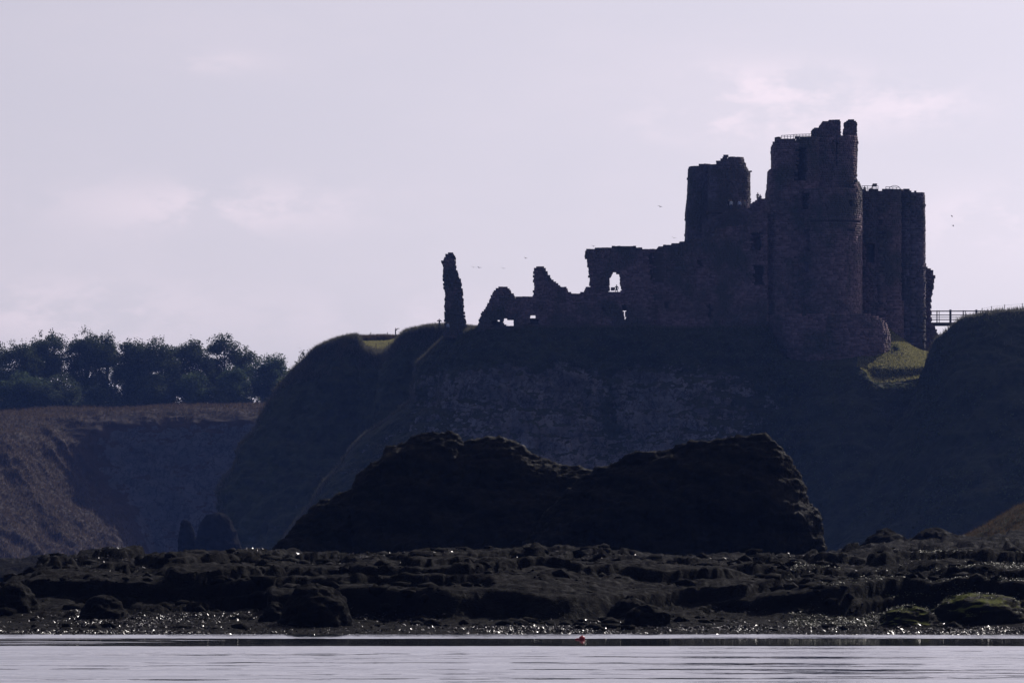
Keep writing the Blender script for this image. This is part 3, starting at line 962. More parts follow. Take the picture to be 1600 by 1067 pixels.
for v in b.verts: v.co = Vector((xof(1172.6, 824) + v.co.x * 0.36, 823 + v.co.y * 0.4, zof(268.8, 824) + v.co.z * 0.22))
bm_obj('water_spout', b, M['core'], castle)

# middle tower: square part, round part, upper storey and crown, battered base
tower('square_tower', castle, 806, 0, 11.5, prof([(210, 1207.5), (223, 1207.5), (224, 1205.5), (262, 1206), (264, 1200), (290, 1199), (296, 1196.8), (320, 1197), (345, 1198.5), (520, 1198.5)]),
      prof([(100, 1280), (600, 1280)]), prof([(1204, 224), (1208.6, 224), (1209, 212.5), (1214, 212.5), (1214.6, 216), (1226, 216), (1236, 215), (1240, 213.5), (1280, 213)]),
      540, M['stone'], 0.4, cap=219, rag=0.4, recess=[(1241, 1258, 231, 283, 4.0), (1250, 1262, 300, 330, 3.5)])
tower('upper_storey', castle, 806.5, 0, 10, prof([(100, 1258), (600, 1258)]), prof([(186, 1339.5), (200, 1339.5), (250, 1338.5), (282, 1337), (310, 1337)]),
      prof([(1255, 214.5), (1300, 214), (1350, 214)]), 320, M['stone'], 0.5, cap=240, rag=0.6, lens=(0.28, 0.5), course=0.36,
      recess=[(1303, 1306, 205, 260, 1.0)])
flat_wall('crown_wall', castle, [(1268, 222), (1268.5, 204), (1272, 201), (1279, 199.5), (1284, 191.5), (1288, 188.5), (1293, 189.5), (1299, 187), (1306, 188.5), (1312, 188.5), (1314, 192), (1314, 222)],
          803.5, 2.2, M['stone'], course=0.22, lens=(0.25, 0.6), ragged=0.06)
flat_wall('pinnacle', castle, [(1318, 222), (1318, 204), (1319.5, 199), (1318.5, 194), (1322, 190), (1327, 187), (1334, 187.5), (1338, 190), (1339.5, 195), (1338.6, 200), (1339.3, 207), (1338.5, 222)],
          804.5, 2.2, M['stone'], course=0.22, lens=(0.25, 0.6), ragged=0.06)
tower('round_tower', castle, 805.5, 0, 15, prof([(250, 1246), (600, 1246)]), prof([(276, 1337), (284, 1343), (291, 1345.5), (300, 1346.3), (600, 1346.3)]),
      prof([(1240, 293), (1328, 293), (1331, 287), (1336, 279), (1341, 283), (1345, 290), (1350, 300)]), 540, M['stone'], 0.7, cap=300, rag=0.6,
      recess=[(1249, 1261, 300, 328, 3.5), (1250, 1262, 358, 392, 3.5), (1252, 1260, 410, 425, 2.5), (1318, 1330, 357, 363, 0.5), (1322, 1328, 313, 322, 0.5),
              (1285, 1288, 320, 330, 0.4), (1262, 1340, 344, 346, 0.15)])
tower('battered_base', castle, 803, 0, 16, prof([(485, 1200), (505, 1200.5), (520, 1203), (540, 1212), (556, 1223), (575, 1236)]),
      prof([(485, 1386), (500, 1388), (520, 1390), (545, 1389.5), (560, 1385), (585, 1375)]),
      prof([(1195, 492), (1300, 491.5), (1322, 490), (1346, 490.5), (1362, 493.5), (1373, 499), (1381, 507), (1386, 516), (1392, 528)]), 585, M['stone'], 0.5, thick=5.0, cap=496, rag=0.8)

# gate tower on the right
tower('gate_tower', castle, 816, 0, 12, prof([(250, 1334), (600, 1334)]), prof([(250, 1410), (600, 1410)]),
      prof([(1330, 294), (1347, 296), (1352, 296.5), (1358, 296), (1366, 296), (1372, 294.5), (1378, 294), (1384, 296), (1393, 296), (1403, 298), (1410, 298)]), 570, M['stone'], 0.33, cap=299, rag=1.4, course=0.3, lens=(0.3, 1.2),
      recess=[(1347, 1362, 382, 412, 3.4), (1371, 1379, 362, 367, 0.8), (1404, 1410, 300, 470, 0.5), (1350, 1405, 345, 347, 0.12), (1408, 1426, 494, 500, 0.8)])
tower('stair_tower', castle, 816.8, 0, 10, prof([(250, 1402), (600, 1402)]), prof([(300, 1442.5), (340, 1443.5), (600, 1444)]),
      prof([(1396, 297), (1408, 297), (1412, 295.5), (1425, 299), (1434, 300.5), (1440, 302), (1445, 304)]), 575, M['stone_grey'], 0.3, cap=310, rag=0.8, course=0.3, lens=(0.3, 1.2))
ruin = [(1436, 580), (1436, 402), (1443, 408), (1446, 411), (1450, 418), (1455, 422), (1459, 424), (1459, 428), (1462, 431), (1461, 438), (1459, 442), (1459, 450), (1457, 455),
        (1456, 464), (1455, 472), (1454.5, 486), (1455, 496), (1457, 506), (1462, 514), (1467, 522), (1471, 529), (1474, 540), (1476, 580)]
flat_wall('broken_wall', castle, ruin, 818, 4.0, M['stone'])

pillar = flat_wall('ruined_pillar', None, [(693, 528), (695, 508), (694, 490), (695.5, 470), (693, 440), (692, 425), (690.5, 408), (694, 404), (697, 398), (700, 395), (705, 393.5), (709.5, 396),
                                         (711, 403), (711, 412), (714, 424), (718, 434), (721, 444), (722, 455), (724, 466), (724, 480), (726, 495), (729, 508), (731, 528)],
                   806, 3.2, M['stone'])
tag(pillar, 'tall narrow ruined stone pillar standing alone on the cliff edge', 'ruin')


def bar_bm(bm, a, c, w, h=None):
    """square bar from a to c"""
    a, c = Vector(a), Vector(c)
    d = (c - a).normalized()
    up = Vector((0, 0, 1)) if abs(d.z) < 0.9 else Vector((0, 1, 0))
    s = d.cross(up).normalized() * w * 0.5
    t = s.cross(d).normalized() * (h or w) * 0.5
    vs = [bm.verts.new(p + q) for p in (a, c) for q in (-s - t, s - t, s + t, -s + t)]
    for f in ((0, 1, 2, 3), (7, 6, 5, 4), (0, 4, 5, 1), (1, 5, 6, 2), (2, 6, 7, 3), (3, 7, 4, 0)):
        bm.faces.new([vs[i] for i in f])


def bar(name, a, c, w, mat, parent=None, h=None):
    bm = bmesh.new()
    bar_bm(bm, a, c, w, h)
    bmesh.ops.recalc_face_normals(bm, faces=bm.faces)
    return bm_obj(name, bm, mat, parent)


# railings on the two tower tops
def railing(x0, y0, x1, y1, D, n, hgt, skip_end=False):
    r = bpy.data.objects.new('railing', None)
    a0, a1 = Vector(W(x0, y0, D)), Vector(W(x1, y1, D))
    up = Vector((0, 0, hgt))
    bm = bmesh.new()
    bar_bm(bm, a0 + up, a1 + up, 0.08)
    bar_bm(bm, a0 + up * 0.5, a1 + up * 0.5, 0.06)
    bmesh.ops.recalc_face_normals(bm, faces=bm.faces)
    rl = bm_obj('railing', bm, M['metal'], castle)
    for k in range(n + 1):
        p = a0.lerp(a1, k / n)
        bar('post', p - Vector((0, 0, 0.1)), p + up, 0.08, M['metal'], rl).location = (0, 0, 0)
    bpy.data.objects.remove(r)


railing(1221, 217, 1240, 216, 806, 4, 0.5)
railing(1240, 215, 1269, 214, 807, 6, 0.45)
railing(1347, 298, 1372, 298, 812, 3, 0.75)
railing(1384, 298, 1406, 299, 812, 4, 0.6)
# bent remains of a rail on the round top
bm = bmesh.new()
for k in range(14):
    t0, t1 = k / 14 * math.pi, (k + 1) / 14 * math.pi
    c0 = W(1398, 299, 811)
    bar_bm(bm, (c0[0] + 1.0 * math.cos(t0), c0[1], c0[2] + 0.9 * math.sin(t0)), (c0[0] + 1.0 * math.cos(t1), c0[1], c0[2] + 0.9 * math.sin(t1)), 0.07)
bmesh.ops.recalc_face_normals(bm, faces=bm.faces)
bm_obj('hoop_rail', bm, M['metal'], castle)

# information board on the tower top
ib = empty('information_board', tuple(W(1367, 297, 811)))
tag(ib, 'dark slanted information board on legs on top of right tower', 'board')
c = Vector(W(1366, 290.2, 811))
for dx in (-0.28, 0.3):
    bar('leg', c + Vector((dx, 0, -0.8)), c + Vector((dx, 0, 0.05)), 0.07, M['board'], ib)
bm = bmesh.new()
q = [(-0.42, -0.25, -0.2), (0.36, -0.25, -0.2), (0.5, 0.3, 0.3), (-0.22, 0.3, 0.3)]
vs = [bm.verts.new(c + Vector(p)) for p in q] + [bm.verts.new(c + Vector(p) + Vector((0, 0.08, 0.06))) for p in q]
for f in ((0, 1, 2, 3), (7, 6, 5, 4), (0, 4, 5, 1), (1, 5, 6, 2), (2, 6, 7, 3), (3, 7, 4, 0)): bm.faces.new([vs[i] for i in f])
bmesh.ops.recalc_face_normals(bm, faces=bm.faces)
bm_obj('panel', bm, M['board'], ib)

# ------------------------------------------------------------------ footbridge and fences
br = empty('footbridge', tuple(W(1500, 508, 834)))
tag(br, 'wooden footbridge with railings leading to the castle gate', 'bridge')
for dy in (0, 2.2):
    D = 833 + dy
    bar('girder', W(1450, 507.5, D), W(1566, 507.0, D), 0.25, M['wood'], br, 0.42)
    for py, h in ((486.3, 0.17), (492.3, 0.13), (495.8, 0.10), (499.5, 0.14)):
        bar('rail', W(1450, py, D), W(1566, py - 0.3, D), 0.1, M['wood'], br, h)
    for px, w in ((1464, 0.16), (1467.5, 0.1), (1485, 0.34), (1505, 0.16), (1508.5, 0.1), (1525.5, 0.3), (1545, 0.16)):
        bar('post', W(px, 509, D), W(px, 485.0 if w < 0.3 else 483.8, D), w, M['wood'], br)
x = xof(1451, 834)
while x < xof(1565, 834):
    bar('plank', (x, 832.9, zof(504.6, 834)), (x, 835.5, zof(504.6, 834)), 0.19, M['wood'], br, 0.06)
    x += 0.21


def fence(label, posts, D, hgt, wires, brace=None, w=0.12):
    f = empty('wire_fence', tuple(W(posts[0][0], posts[0][1], D)))
    tag(f, label, 'fence')
    tops = []
    for (px, py) in posts:
        p = Vector(W(px, py, D))
        bar('post', p - Vector((0, 0, 0.5)), p + Vector((random.uniform(-.05, .05), 0, hgt)), w, M['wood'], f)
        tops.append(p)
    for k in wires:
        for a, c_ in zip(tops, tops[1:]):
            u = Vector((0, 0, hgt * k))
            bar('wire', a + u, c_ + u, 0.022, M['metal'], f)
    if brace:
        bar('brace', W(*brace[0], D), W(*brace[1], D), w * 0.8, M['wood'], f)


fence('wire fence with a diagonal brace in front of the small sunlit field', [(565, 549), (587.5, 548.5), (607, 547)], 872, 1.35, (0.5, 0.95), ((566, 537), (577, 548)))
fence('line of old posts on the grassy bank behind the small field', [(552, 530), (579, 529), (605, 529)], 895, 1.1, (0.8,), ((552.5, 525), (560, 534)))
fence('fence posts along the top of the grassy hill beside the footbridge', [(1535, 489), (1549, 486), (1570, 483.5), (1597, 481.5), (1625, 480)], 778, 0.75, (0.85,), w=0.09)
fence('short posts in the sunlit grass hollow below the tower', [(1393, 562), (1402, 563), (1409.5, 563)], 797, 1.25, (0.9,), w=0.1)

# ------------------------------------------------------------------ black sea rocks, stacks and boulders
def ridge_rock(name, label, crest, D, front, back, base_z, seed, amp, group=None, steep=0.5, bend=0.0):
    pxs = np.array([p[0] for p in crest], float); pys = np.array([p[1] for p in crest], float)
    n = 330
    # sample along the outline by length
    L = np.concatenate(([0], np.cumsum(np.hypot(np.diff(pxs), np.diff(pys)))))
    t = np.linspace(0, L[-1], n)
    px = np.interp(t, L, pxs); py = np.interp(t, L, pys)
    tt = np.stack((t * 0.045, t * 0 + seed, t * 0), -1)
    py = py + 2.2 * fbm(tt, 5, seed, 0.6)
    zc = 3.0 + (YH - py) * D / F
    hmax = zc.max() - base_z
    k = np.clip((zc - base_z) / hmax, 0.05, 1) ** 0.5
    xw = (px - 800) * D / F
    Dv = D + bend * np.clip((px - 900) / 180, 0, 1)
    xw = (px - 800) * Dv / F
    zc = 3.0 + (YH - py) * Dv / F
    xm = 0.5 * (xw[0] + xw[-1])
    prof_ = [(-1.0, 0.0), (-0.8, 0.30), (-steep, 0.62), (-0.22, 0.9), (0.0, 1.0), (0.3, 0.9), (0.75, 0.5), (1.0, 0.0)]
    C = np.zeros((n, len(prof_), 3))
    for j, (d, h) in enumerate(prof_):
        C[:, j, 0] = xw + (xw - xm) * 0.04 * (1 - h)
        C[:, j, 1] = Dv + (d * front * k ** 1.8 if d < 0 else d * back * k)
        C[:, j, 2] = base_z + (zc - base_z) * h
    nv = [22, 26, 26, 14, 10, 14, 10]
    tv = np.concatenate([np.linspace(i, i + 1, q, endpoint=False) for i, q in enumerate(nv)] + [[len(nv)]])
    i = np.clip(tv.astype(int), 0, len(prof_) - 2); s = (tv - i)[None, :, None]
    G = C[:, i] * (1 - s) + C[:, i + 1] * s
    m = 0.35 + 0.65 * np.clip(np.abs(tv - 4) / 1.0, 0, 1)[None, :]
    G = displace(G, amp, 0.16, seed, octv=3, zmask=m, squash=(1, 1, 1.4))
    G = displace(G, 0.2, 0.7, seed + 3, zmask=np.maximum(m, 0.6), strata=0.45, squash=(0.8, 0.8, 2.6))
    G = displace(G, 0.26, 1.5, seed + 5, squash=(0.8, 0.8, 2.0))
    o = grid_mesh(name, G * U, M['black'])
    tag(o, label, 'rock', group)
    return G


ridge_rock('rock_outcrop', 'large black rock outcrop sloping down to the left below the castle cliff',
           [(420, 884), (432, 858), (450, 836), (468, 815), (482, 801), (500, 787), (530, 774), (556, 764), (559, 745), (580, 727), (602, 714), (605, 698), (630, 694), (642, 683),
            (660, 677), (686, 675), (704, 677), (713, 681), (724, 692), (745, 688), (765, 685), (785, 687), (800, 692), (815, 699), (832, 711), (850, 716), (862, 722), (880, 726),
            (905, 729), (930, 738), (960, 752), (990, 780), (1010, 830), (1020, 884)], 416, 6.5, 14, 0.6, 71, 0.45)
ridge_rock('rock_outcrop', 'black sheer sided rock outcrop with a rounded right shoulder',
           [(800, 884), (830, 835), (868, 785), (905, 750), (930, 736), (950, 728), (978, 713), (1010, 705), (1060, 698), (1100, 692), (1150, 685), (1172, 681), (1192, 681), (1206, 687), (1216, 697),
            (1228, 712), (1241, 730), (1248, 745), (1258, 768), (1268, 793), (1276, 800), (1279, 820), (1281, 845), (1288, 884)], 404, 4.5, 16, 0.6, 83, 0.4, steep=0.72)


def stack(name, label, levels, D, depth, seed, mat, group=None, amp=0.25, nring=72, nlev=48, scale=0.6, scale_to_cam=1.0):
    """free-standing rock; levels: (py, left px, right px) from top to bottom"""
    pys = np.array([l[0] for l in levels], float)
    py = np.linspace(pys[0], pys[-1], nlev)
    xl = np.interp(py, pys, [l[1] for l in levels]); xr = np.interp(py, pys, [l[2] for l in levels])
    th = np.linspace(0, 2 * np.pi, nring + 1)
    s = D / F
    a = (xr - xl) * 0.5 * s; cx = ((xl + xr) * 0.5 - 800) * s
    amax = a.max()
    G = np.zeros((nring + 1, nlev + 1, 3))
    G[:, 1:, 0] = cx[None] + a[None] * np.cos(th)[:, None]
    G[:, 1:, 1] = D + (depth * a / amax)[None] * np.sin(th)[:, None]
    G[:, 1:, 2] = (CH / scale_to_cam + (YH - py) * s)[None]
    G[:, 0] = G[:, 1].mean(0)
    d = fbm(G * scale, 6, seed, 0.55) * amp + fbm(G * scale * 2.3, 4, seed + 4, 0.5, ridged=True) * amp * 0.5
    n = np.zeros_like(G)
    n[..., 0] = np.cos(th)[:, None]; n[..., 1] = np.sin(th)[:, None]; n[..., 2] = 0.35
    n[:, 0] = (0, 0, 1)
    G = G + n * d[..., None]
    G[-1] = G[0]
    o = grid_mesh(name, G * scale_to_cam, mat, flip=True)  # boulders are shrunk here toward the point below the camera
    tag(o, label, 'rock', group)
    return o


stack('sea_stack', 'slim pointed sea stack beside a broader one at the foot of the headland', [(811, 286.5, 290.5), (815, 283, 296), (818, 282, 297), (824, 281, 299), (829, 280.5, 303), (836, 280, 303), (850, 279, 308), (880, 277, 312), (925, 276, 314)], 775, 1.5, 91, M['reef'], amp=0.3, scale=1.4)
stack('sea_stack', 'broad blunt sea stack at the foot of the headland', [(802, 338, 346), (804, 325, 352), (809, 321, 357), (813, 317, 361), (826, 312, 364), (832, 309, 370), (840, 309, 371), (852, 306, 376), (880, 303, 380), (925, 300, 384)], 774, 3.2, 93, M['reef'], amp=0.4, scale=0.9)


def reef():
    pxs = np.concatenate((np.arange(-700, -160, 10.0), np.arange(-160, 1764, 3.0), np.arange(1764, 2400, 10.0)))
    Ds = np.concatenate((np.arange(229, 265, 0.22), np.arange(265, 300, 0.3), np.arange(300, 350, 0.5), np.arange(350, 470, 1.2)))
    PX, DD = np.meshgrid(pxs, Ds, indexing='ij')
    X = (PX - 800) * DD / F
    P2 = np.stack((X, DD, np.zeros_like(X)), -1)
    beach = np.clip((DD - 239.5) / 22, -0.6, 1) * 0.95 + 0.16 * fbm(P2 * 0.35, 4, 101) * np.clip((DD - 239) / 6, 0.3, 1)
    edge1 = 254 + 13 * fbm(np.stack((X * 0.075, X * 0, X * 0), -1), 3, 103) + np.where(PX < 420, 3, 0)
    edge2 = edge1 + 16 + 14 * fbm(np.stack((X * 0.12, X * 0 + 5, X * 0), -1), 3, 107)
    crest = np.interp(PX, [-160, 0, 50, 90, 130, 190, 330, 430, 520, 600, 700, 760, 900, 1000, 1100, 1200, 1290, 1400, 1500, 1764],
                      [908, 912, 900, 884, 876, 872, 873, 876, 873, 866, 857, 856, 866, 871, 870, 876, 884, 872, 866, 864])
    zc = 3.0 + (YH - crest) * 318 / F
    h1 = 1.35 + 1.0 * fbm(P2 * 0.12, 3, 109)
    zc = zc - 0.3
    h1 = np.minimum(h1, np.clip(zc - 1.3, 0.15, 9))
    s1 = np.clip((DD - edge1) / 1.6, 0, 1); s1 = s1 * s1 * (3 - 2 * s1)
    s2 = np.clip((DD - edge2) / 2.4, 0, 1); s2 = s2 * s2 * (3 - 2 * s2)
    s3 = np.clip((DD - edge2 - 4) / 26, 0, 1)
    z = beach + s1 * h1 + s2 * np.clip(zc - 0.95 - h1 - 0.75 - 0.55, 0.0, 9) + s3 * np.clip(zc - 1.9, 0.1, 0.75)
    rough = np.clip((DD - 255) / 20, 0.12, 1)
    z = z + rough * (0.75 * fbm(P2 * np.array((0.2, 0.12, 1)), 6, 113, 0.5) + 0.22 * fbm(P2 * 0.5, 5, 117, 0.5, ridged=True))
    z = z + 0.09 * fbm(P2 * 2.2, 4, 119, 0.6) * np.clip((DD - 240) / 10, 0.3, 1)
    wv = 1.5 * fbm(P2 * np.array((0.11, 0.07, 1)), 4, 151)
    q = (z + wv) / 0.85
    fr = q - np.floor(q)
    st_ = np.clip(fr / 0.18, 0, 1); st_ = st_ * st_ * (3 - 2 * st_)
    zt = (np.floor(q) + 0.12 * fr + 0.88 * st_) * 0.85 - wv
    tk = np.clip((DD - 252) / 6, 0, 1) * 0.8
    z = z * (1 - tk) + zt * tk
    # right part rises further back towards the grassy bank
    r = np.clip((PX - 1240) / 120, 0, 1) * np.clip((DD - 320) / 90, 0, 1)
    z = z + r * np.interp(PX, [1240, 1320, 1400, 1500, 1764], [1.2, 1.1, 1.6, 1.9, 2.4])
    fade = np.clip((470 - DD) / 30, 0, 1)
    z = np.where(DD > 350, z * fade - 1.5 * (1 - fade), z)
    sink = np.clip((60 - PX) / 120, 0, 1) * np.clip((DD - 330) / 20, 0, 1)
    z = z - 4.5 * sink
    z = z - 5.0 * np.clip((-380 - PX) / 250, 0, 1)
    G = np.stack((X, DD, z), -1)
    G = displace(G, 0.26, 0.75, 155, octv=4, zmask=np.clip((DD - 246) / 14, 0.1, 1))
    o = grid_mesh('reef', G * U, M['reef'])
    tag(o, kind='structure')
    NZ = grid_normals(G)[..., 2]
    nz = np.abs(NZ)
    flatm = np.clip((nz - 0.6) / 0.25, 0, 1)
    # loose broken rock lying on the ledges
    rm = (DD > 243) * (DD < 345) * np.clip((nz - 0.4) / 0.3, 0, 1) * np.clip(0.15 + 1.8 * fbm(P2 * 0.25, 4, 141), 0, 1) / (DD / 250) ** 2
    nr = 6000
    Pr = scatter(G, nr, rm)
    t = (1 + 5 ** 0.5) / 2
    ico = np.array(((-1, t, 0), (1, t, 0), (-1, -t, 0), (1, -t, 0), (0, -1, t), (0, 1, t), (0, -1, -t), (0, 1, -t), (t, 0, -1), (t, 0, 1), (-t, 0, -1), (-t, 0, 1))) / 1.9
    fc = np.array(((0, 11, 5), (0, 5, 1), (0, 1, 7), (0, 7, 10), (0, 10, 11), (1, 5, 9), (5, 11, 4), (11, 10, 2), (10, 7, 6), (7, 1, 8),
                   (3, 9, 4), (3, 4, 2), (3, 2, 6), (3, 6, 8), (3, 8, 9), (4, 9, 5), (2, 4, 11), (6, 2, 10), (8, 6, 7), (9, 8, 1)))
    sz = 0.07 + 0.42 * RNG.random((nr, 1, 1)) ** 5
    Vr = ico[None] * (0.6 + 0.8 * RNG.random((nr, 12, 1))) * sz * np.array((1.3, 1.1, 0.75)) + Pr[:, None]
    o = np_mesh('rubble', (Vr * U).reshape(-1, 3), (fc[None] + 12 * np.arange(nr)[:, None, None]).reshape(-1, 3), M['reef'])
    tag(o, 'broken dark stones strewn over the reef ledges', 'rubble', kind='stuff')
    # seaweed on the beach strip
    bm_ = (DD > 236.5) * (DD < 262) * (z < 1.0) * (1 + 2.0 * (DD < 246)) * flatm * np.clip(0.05 + 2.6 * fbm(P2 * np.array((0.2, 0.3, 1)), 4, 121), 0.04, 1) * (z > -0.12)
    Pb = scatter(G, 80000, bm_) + np.array((0, 0, 0.03))
    V, Fc = cards(Pb * U, 0.05 * U, 0.5, tilt=0.8, vary=True)
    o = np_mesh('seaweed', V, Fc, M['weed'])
    tag(o, 'glistening red brown seaweed strewn along the water line', 'seaweed', kind='stuff')
    tm = (DD > 272) * (DD < 345) * flatm * np.clip(0.2 + 1.5 * fbm(P2 * 0.22, 4, 131), 0, 1)
    Pt = scatter(G, 22000, tm ** 2) + np.array((0, 0, 0.04))
    V, Fc = cards(Pt * U, 0.06 * U, 0.5, tilt=0.75, vary=True)
    o = np_mesh('seaweed', V, Fc, M['weed'])
    tag(o, 'dark shiny seaweed covering the upper reef ledges', 'seaweed', kind='stuff')
    gm = (PX > 1230) * (DD > 247) * (DD < 285) * flatm * np.clip(0.1 + 1.8 * fbm(P2 * 0.25, 3, 137), 0, 1)
    Pg = scatter(G, 26000, gm) + np.array((0, 0, 0.05))
    V, Fc = cards(Pg * U, 0.06 * U, 0.5, tilt=0.5)
    o = np_mesh('seaweed', V, Fc, M['greenweed'])
    tag(o, 'yellow green seaweed on the shore at the right', 'seaweed', kind='stuff')
    return G


REEF = reef()


def boulder(label, cx, top, hw, D, depth, seed, mat='reef', amp=0.22, bottom=None, skew=0.0, group=None):
    """half-buried boulder: dome outline, base sunk into the reef"""
    bot = bottom or (YH + 3.0 * F / D + 6)
    lv = []
    for k in np.linspace(0, 1, 12):
        w = hw * (1 - (1 - k) ** 2.2) ** 0.55 if k > 0 else hw * 0.12
        py = top + (bot - top) * k
        lv.append((py, cx + skew * (1 - k) - w, cx + skew * (1 - k) + w))
    return stack('boulder', label, lv, D, depth, seed, M[mat], group, amp * 1.7, 72, 44, 0.75, U)


boulder('dark domed boulder at the water line left of the middle', 493, 911, 54, 247, 2.2, 201)
boulder('rounded black boulder at the far left of the shore', 22, 908, 40, 256, 2.0, 203)
boulder('low wide boulder near the left end of the shore', 160, 932, 38, 252, 1.8, 205)
boulder('squat boulder on the left shore with seaweed at its foot', 268, 884, 60, 268, 2.6, 207)
boulder('blocky boulder left of the domed one on the upper ledge', 405, 888, 58, 272, 2.6, 209)
boulder('pointed boulder with a lit ridge in the middle of the shore', 845, 906, 40, 262, 2.0, 211)
boulder('small rounded boulder right of the pointed one', 905, 911, 34, 258, 1.7, 213)
boulder('flat boulder beneath the sheer black rock', 985, 930, 42, 252, 1.6, 215)
boulder('long humped boulder on the shore below the rock outcrops', 1125, 889, 88, 270, 3.0, 217)
boulder('dark boulder below the right shoulder of the black rock', 1215, 885, 45, 282, 2.4, 219)
boulder('domed boulder behind the shore right of the black rock', 1385, 829, 52, 400, 2.8, 221, bottom=900)
boulder('broken topped boulder beside the grassy bank', 1462, 826, 58, 410, 2.8, 223, bottom=900)
boulder('broad brown boulder among the rocks at the right', 1415, 897, 78, 268, 2.4, 225)
mossy = [boulder('low boulder with yellow green moss along its top at the right', 1525, 926, 84, 250, 2.4, 227, 'mossy', 0.26),
         boulder('mossy boulder at the right edge of the shore', 1620, 929, 58, 252, 2.2, 229, 'mossy', 0.24),
         boulder('flat mossy rock below the broad brown boulder', 1420, 948, 50, 248, 1.4, 228, 'mossy', 0.2)]
mp = []
for o in mossy:
    me = o.data
    co = np.empty(len(me.vertices) * 3, np.float32); me.vertices.foreach_get('co', co)
    no = np.empty(len(me.vertices) * 3, np.float32); me.vertices.foreach_get('normal', no)
    co = co.reshape(-1, 3); no = no.reshape(-1, 3)
    sel = co[(no[:, 2] > 0.55) & (fbm(co * 2.0, 3, 9) > -0.05)]
    mp.append(sel[RNG.integers(0, len(sel), 2200)] + RNG.normal(0, 0.035, (2200, 3)))
V, Fc = cards(np.concatenate(mp), 0.024, 0.6, tilt=0.7)
o = np_mesh('moss', V, Fc, M['greenweed'])
tag(o, 'yellow green moss growing on the rocks at the right', 'moss', kind='stuff')
boulder('dark boulder on the right shore under the grassy bank', 1560, 880, 60, 285, 2.6, 231)
boulder('low boulder in the seaweed in the middle of the shore', 1010, 945, 36, 247, 1.2, 233)
boulder('small boulder beside the domed boulder at the water line', 425, 940, 20, 249, 0.9, 235)
boulder('wide dark boulder right of the domed boulder', 650, 902, 90, 266, 2.6, 237)


boulder('long dark rock mass on the shore left of the middle', 590, 873, 105, 290, 4.0, 251, amp=0.3)
boulder('longest dark rock mass in the middle of the shore', 765, 867, 150, 296, 4.5, 253, amp=0.3)
boulder('wide dark rock mass near the left end of the reef', 330, 882, 112, 288, 4.0, 255, amp=0.3)
boulder('smooth backed rock mass below the gap between the outcrops', 1000, 877, 118, 292, 4.2, 257, amp=0.28)
boulder('rock mass directly below the sheer black outcrop', 1165, 879, 88, 296, 3.6, 259, amp=0.28)
boulder('rough rock mass at the left end of the reef', 150, 892, 80, 286, 3.6, 261, amp=0.32)
boulder('low rock mass right of the sheer black outcrop', 1310, 886, 74, 296, 3.0, 263, amp=0.3)
boulder('dark rock mass under the brown grassy bank', 1500, 870, 92, 310, 3.6, 265, amp=0.3)


def west_skerry():
    cols = []
    for px, t in ((-90, 874), (-20, 872), (20, 875), (55, 869), (90, 866), (130, 868), (170, 876), (215, 892)):
        cols.append([W_unscaled(px, 905, 590), W_unscaled(px, 0.5 * (t + 898), 593), W_unscaled(px, t, 598), W_unscaled(px, t + 4, 606), Z_unscaled(px, -1, 615)])
    G, tu, tv = loft(cols, 22, [10, 12, 8, 8], 1)
    G = displace(G, 0.5, 0.3, 301)
    o = grid_mesh('rock_ledge', G * U, M['reef'], attrs={'veg': np.full(G.shape[:2], 0.1)})
    tag(o, 'low dark rock ledge in the water beyond the left shore', 'rock')


west_skerry()


def right_bank():
    cols = []
    for px, t, D in ((1455, 862, 455), (1485, 849, 452), (1510, 838, 450), (1540, 823, 448), (1570, 806, 446), (1600, 790, 445), (1660, 765, 445), (1760, 745, 445)):
        cols.append([W_unscaled(px + 8, 900, D - 30), W_unscaled(px + 4, 0.45 * t + 0.55 * 890, D - 16), W_unscaled(px, t + 0.30 * (890 - t), D - 7), W_unscaled(px, t, D), W_unscaled(px, t + 6, D + 12), Z_unscaled(px, 0, D + 26)])
    G, tu, tv = loft(cols, 26, [16, 18, 16, 10, 8], 1)
    G = displace(G, 0.35, 0.35, 311)
    o = grid_mesh('grassy_bank', G * U, M['headland'], attrs={'veg': np.full(G.shape[:2], 0.8)})
    tag(o, kind='structure')
    TV = np.ones_like(tu)[:, None] * tv[None]
    P1 = scatter(G, 26000, ((TV > 1.6) & (TV < 3.4)).astype(float) + 0.25 * ((TV > 0.6) & (TV <= 1.6)))
    b = blades('grass', P1 * U, 0.26, 0.02, M['drygrass'], 0.7)
    tag(b, 'brown grass on the bank at the right edge', 'grass', kind='stuff')


right_bank()

# ------------------------------------------------------------------ trees on the far plateau
def tube(bm, pts, rads, n=6):
    rings = []
    for i, (p, r) in enumerate(zip(pts, rads)):
        p = Vector(p)
        d = (Vector(pts[min(i + 1, len(pts) - 1)]) - Vector(pts[max(i - 1, 0)])).normalized()
        s = d.cross(Vector((0.3, 1, 0.1))).normalized(); t = d.cross(s)
        rings.append([bm.verts.new(p + (s * math.cos(k * 2 * math.pi / n) + t * math.sin(k * 2 * math.pi / n)) * r) for k in range(n)])
    for a, c_ in zip(rings, rings[1:]):
        for k in range(n):
            bm.faces.new((a[k], a[(k + 1) % n], c_[(k + 1) % n], c_[k]))


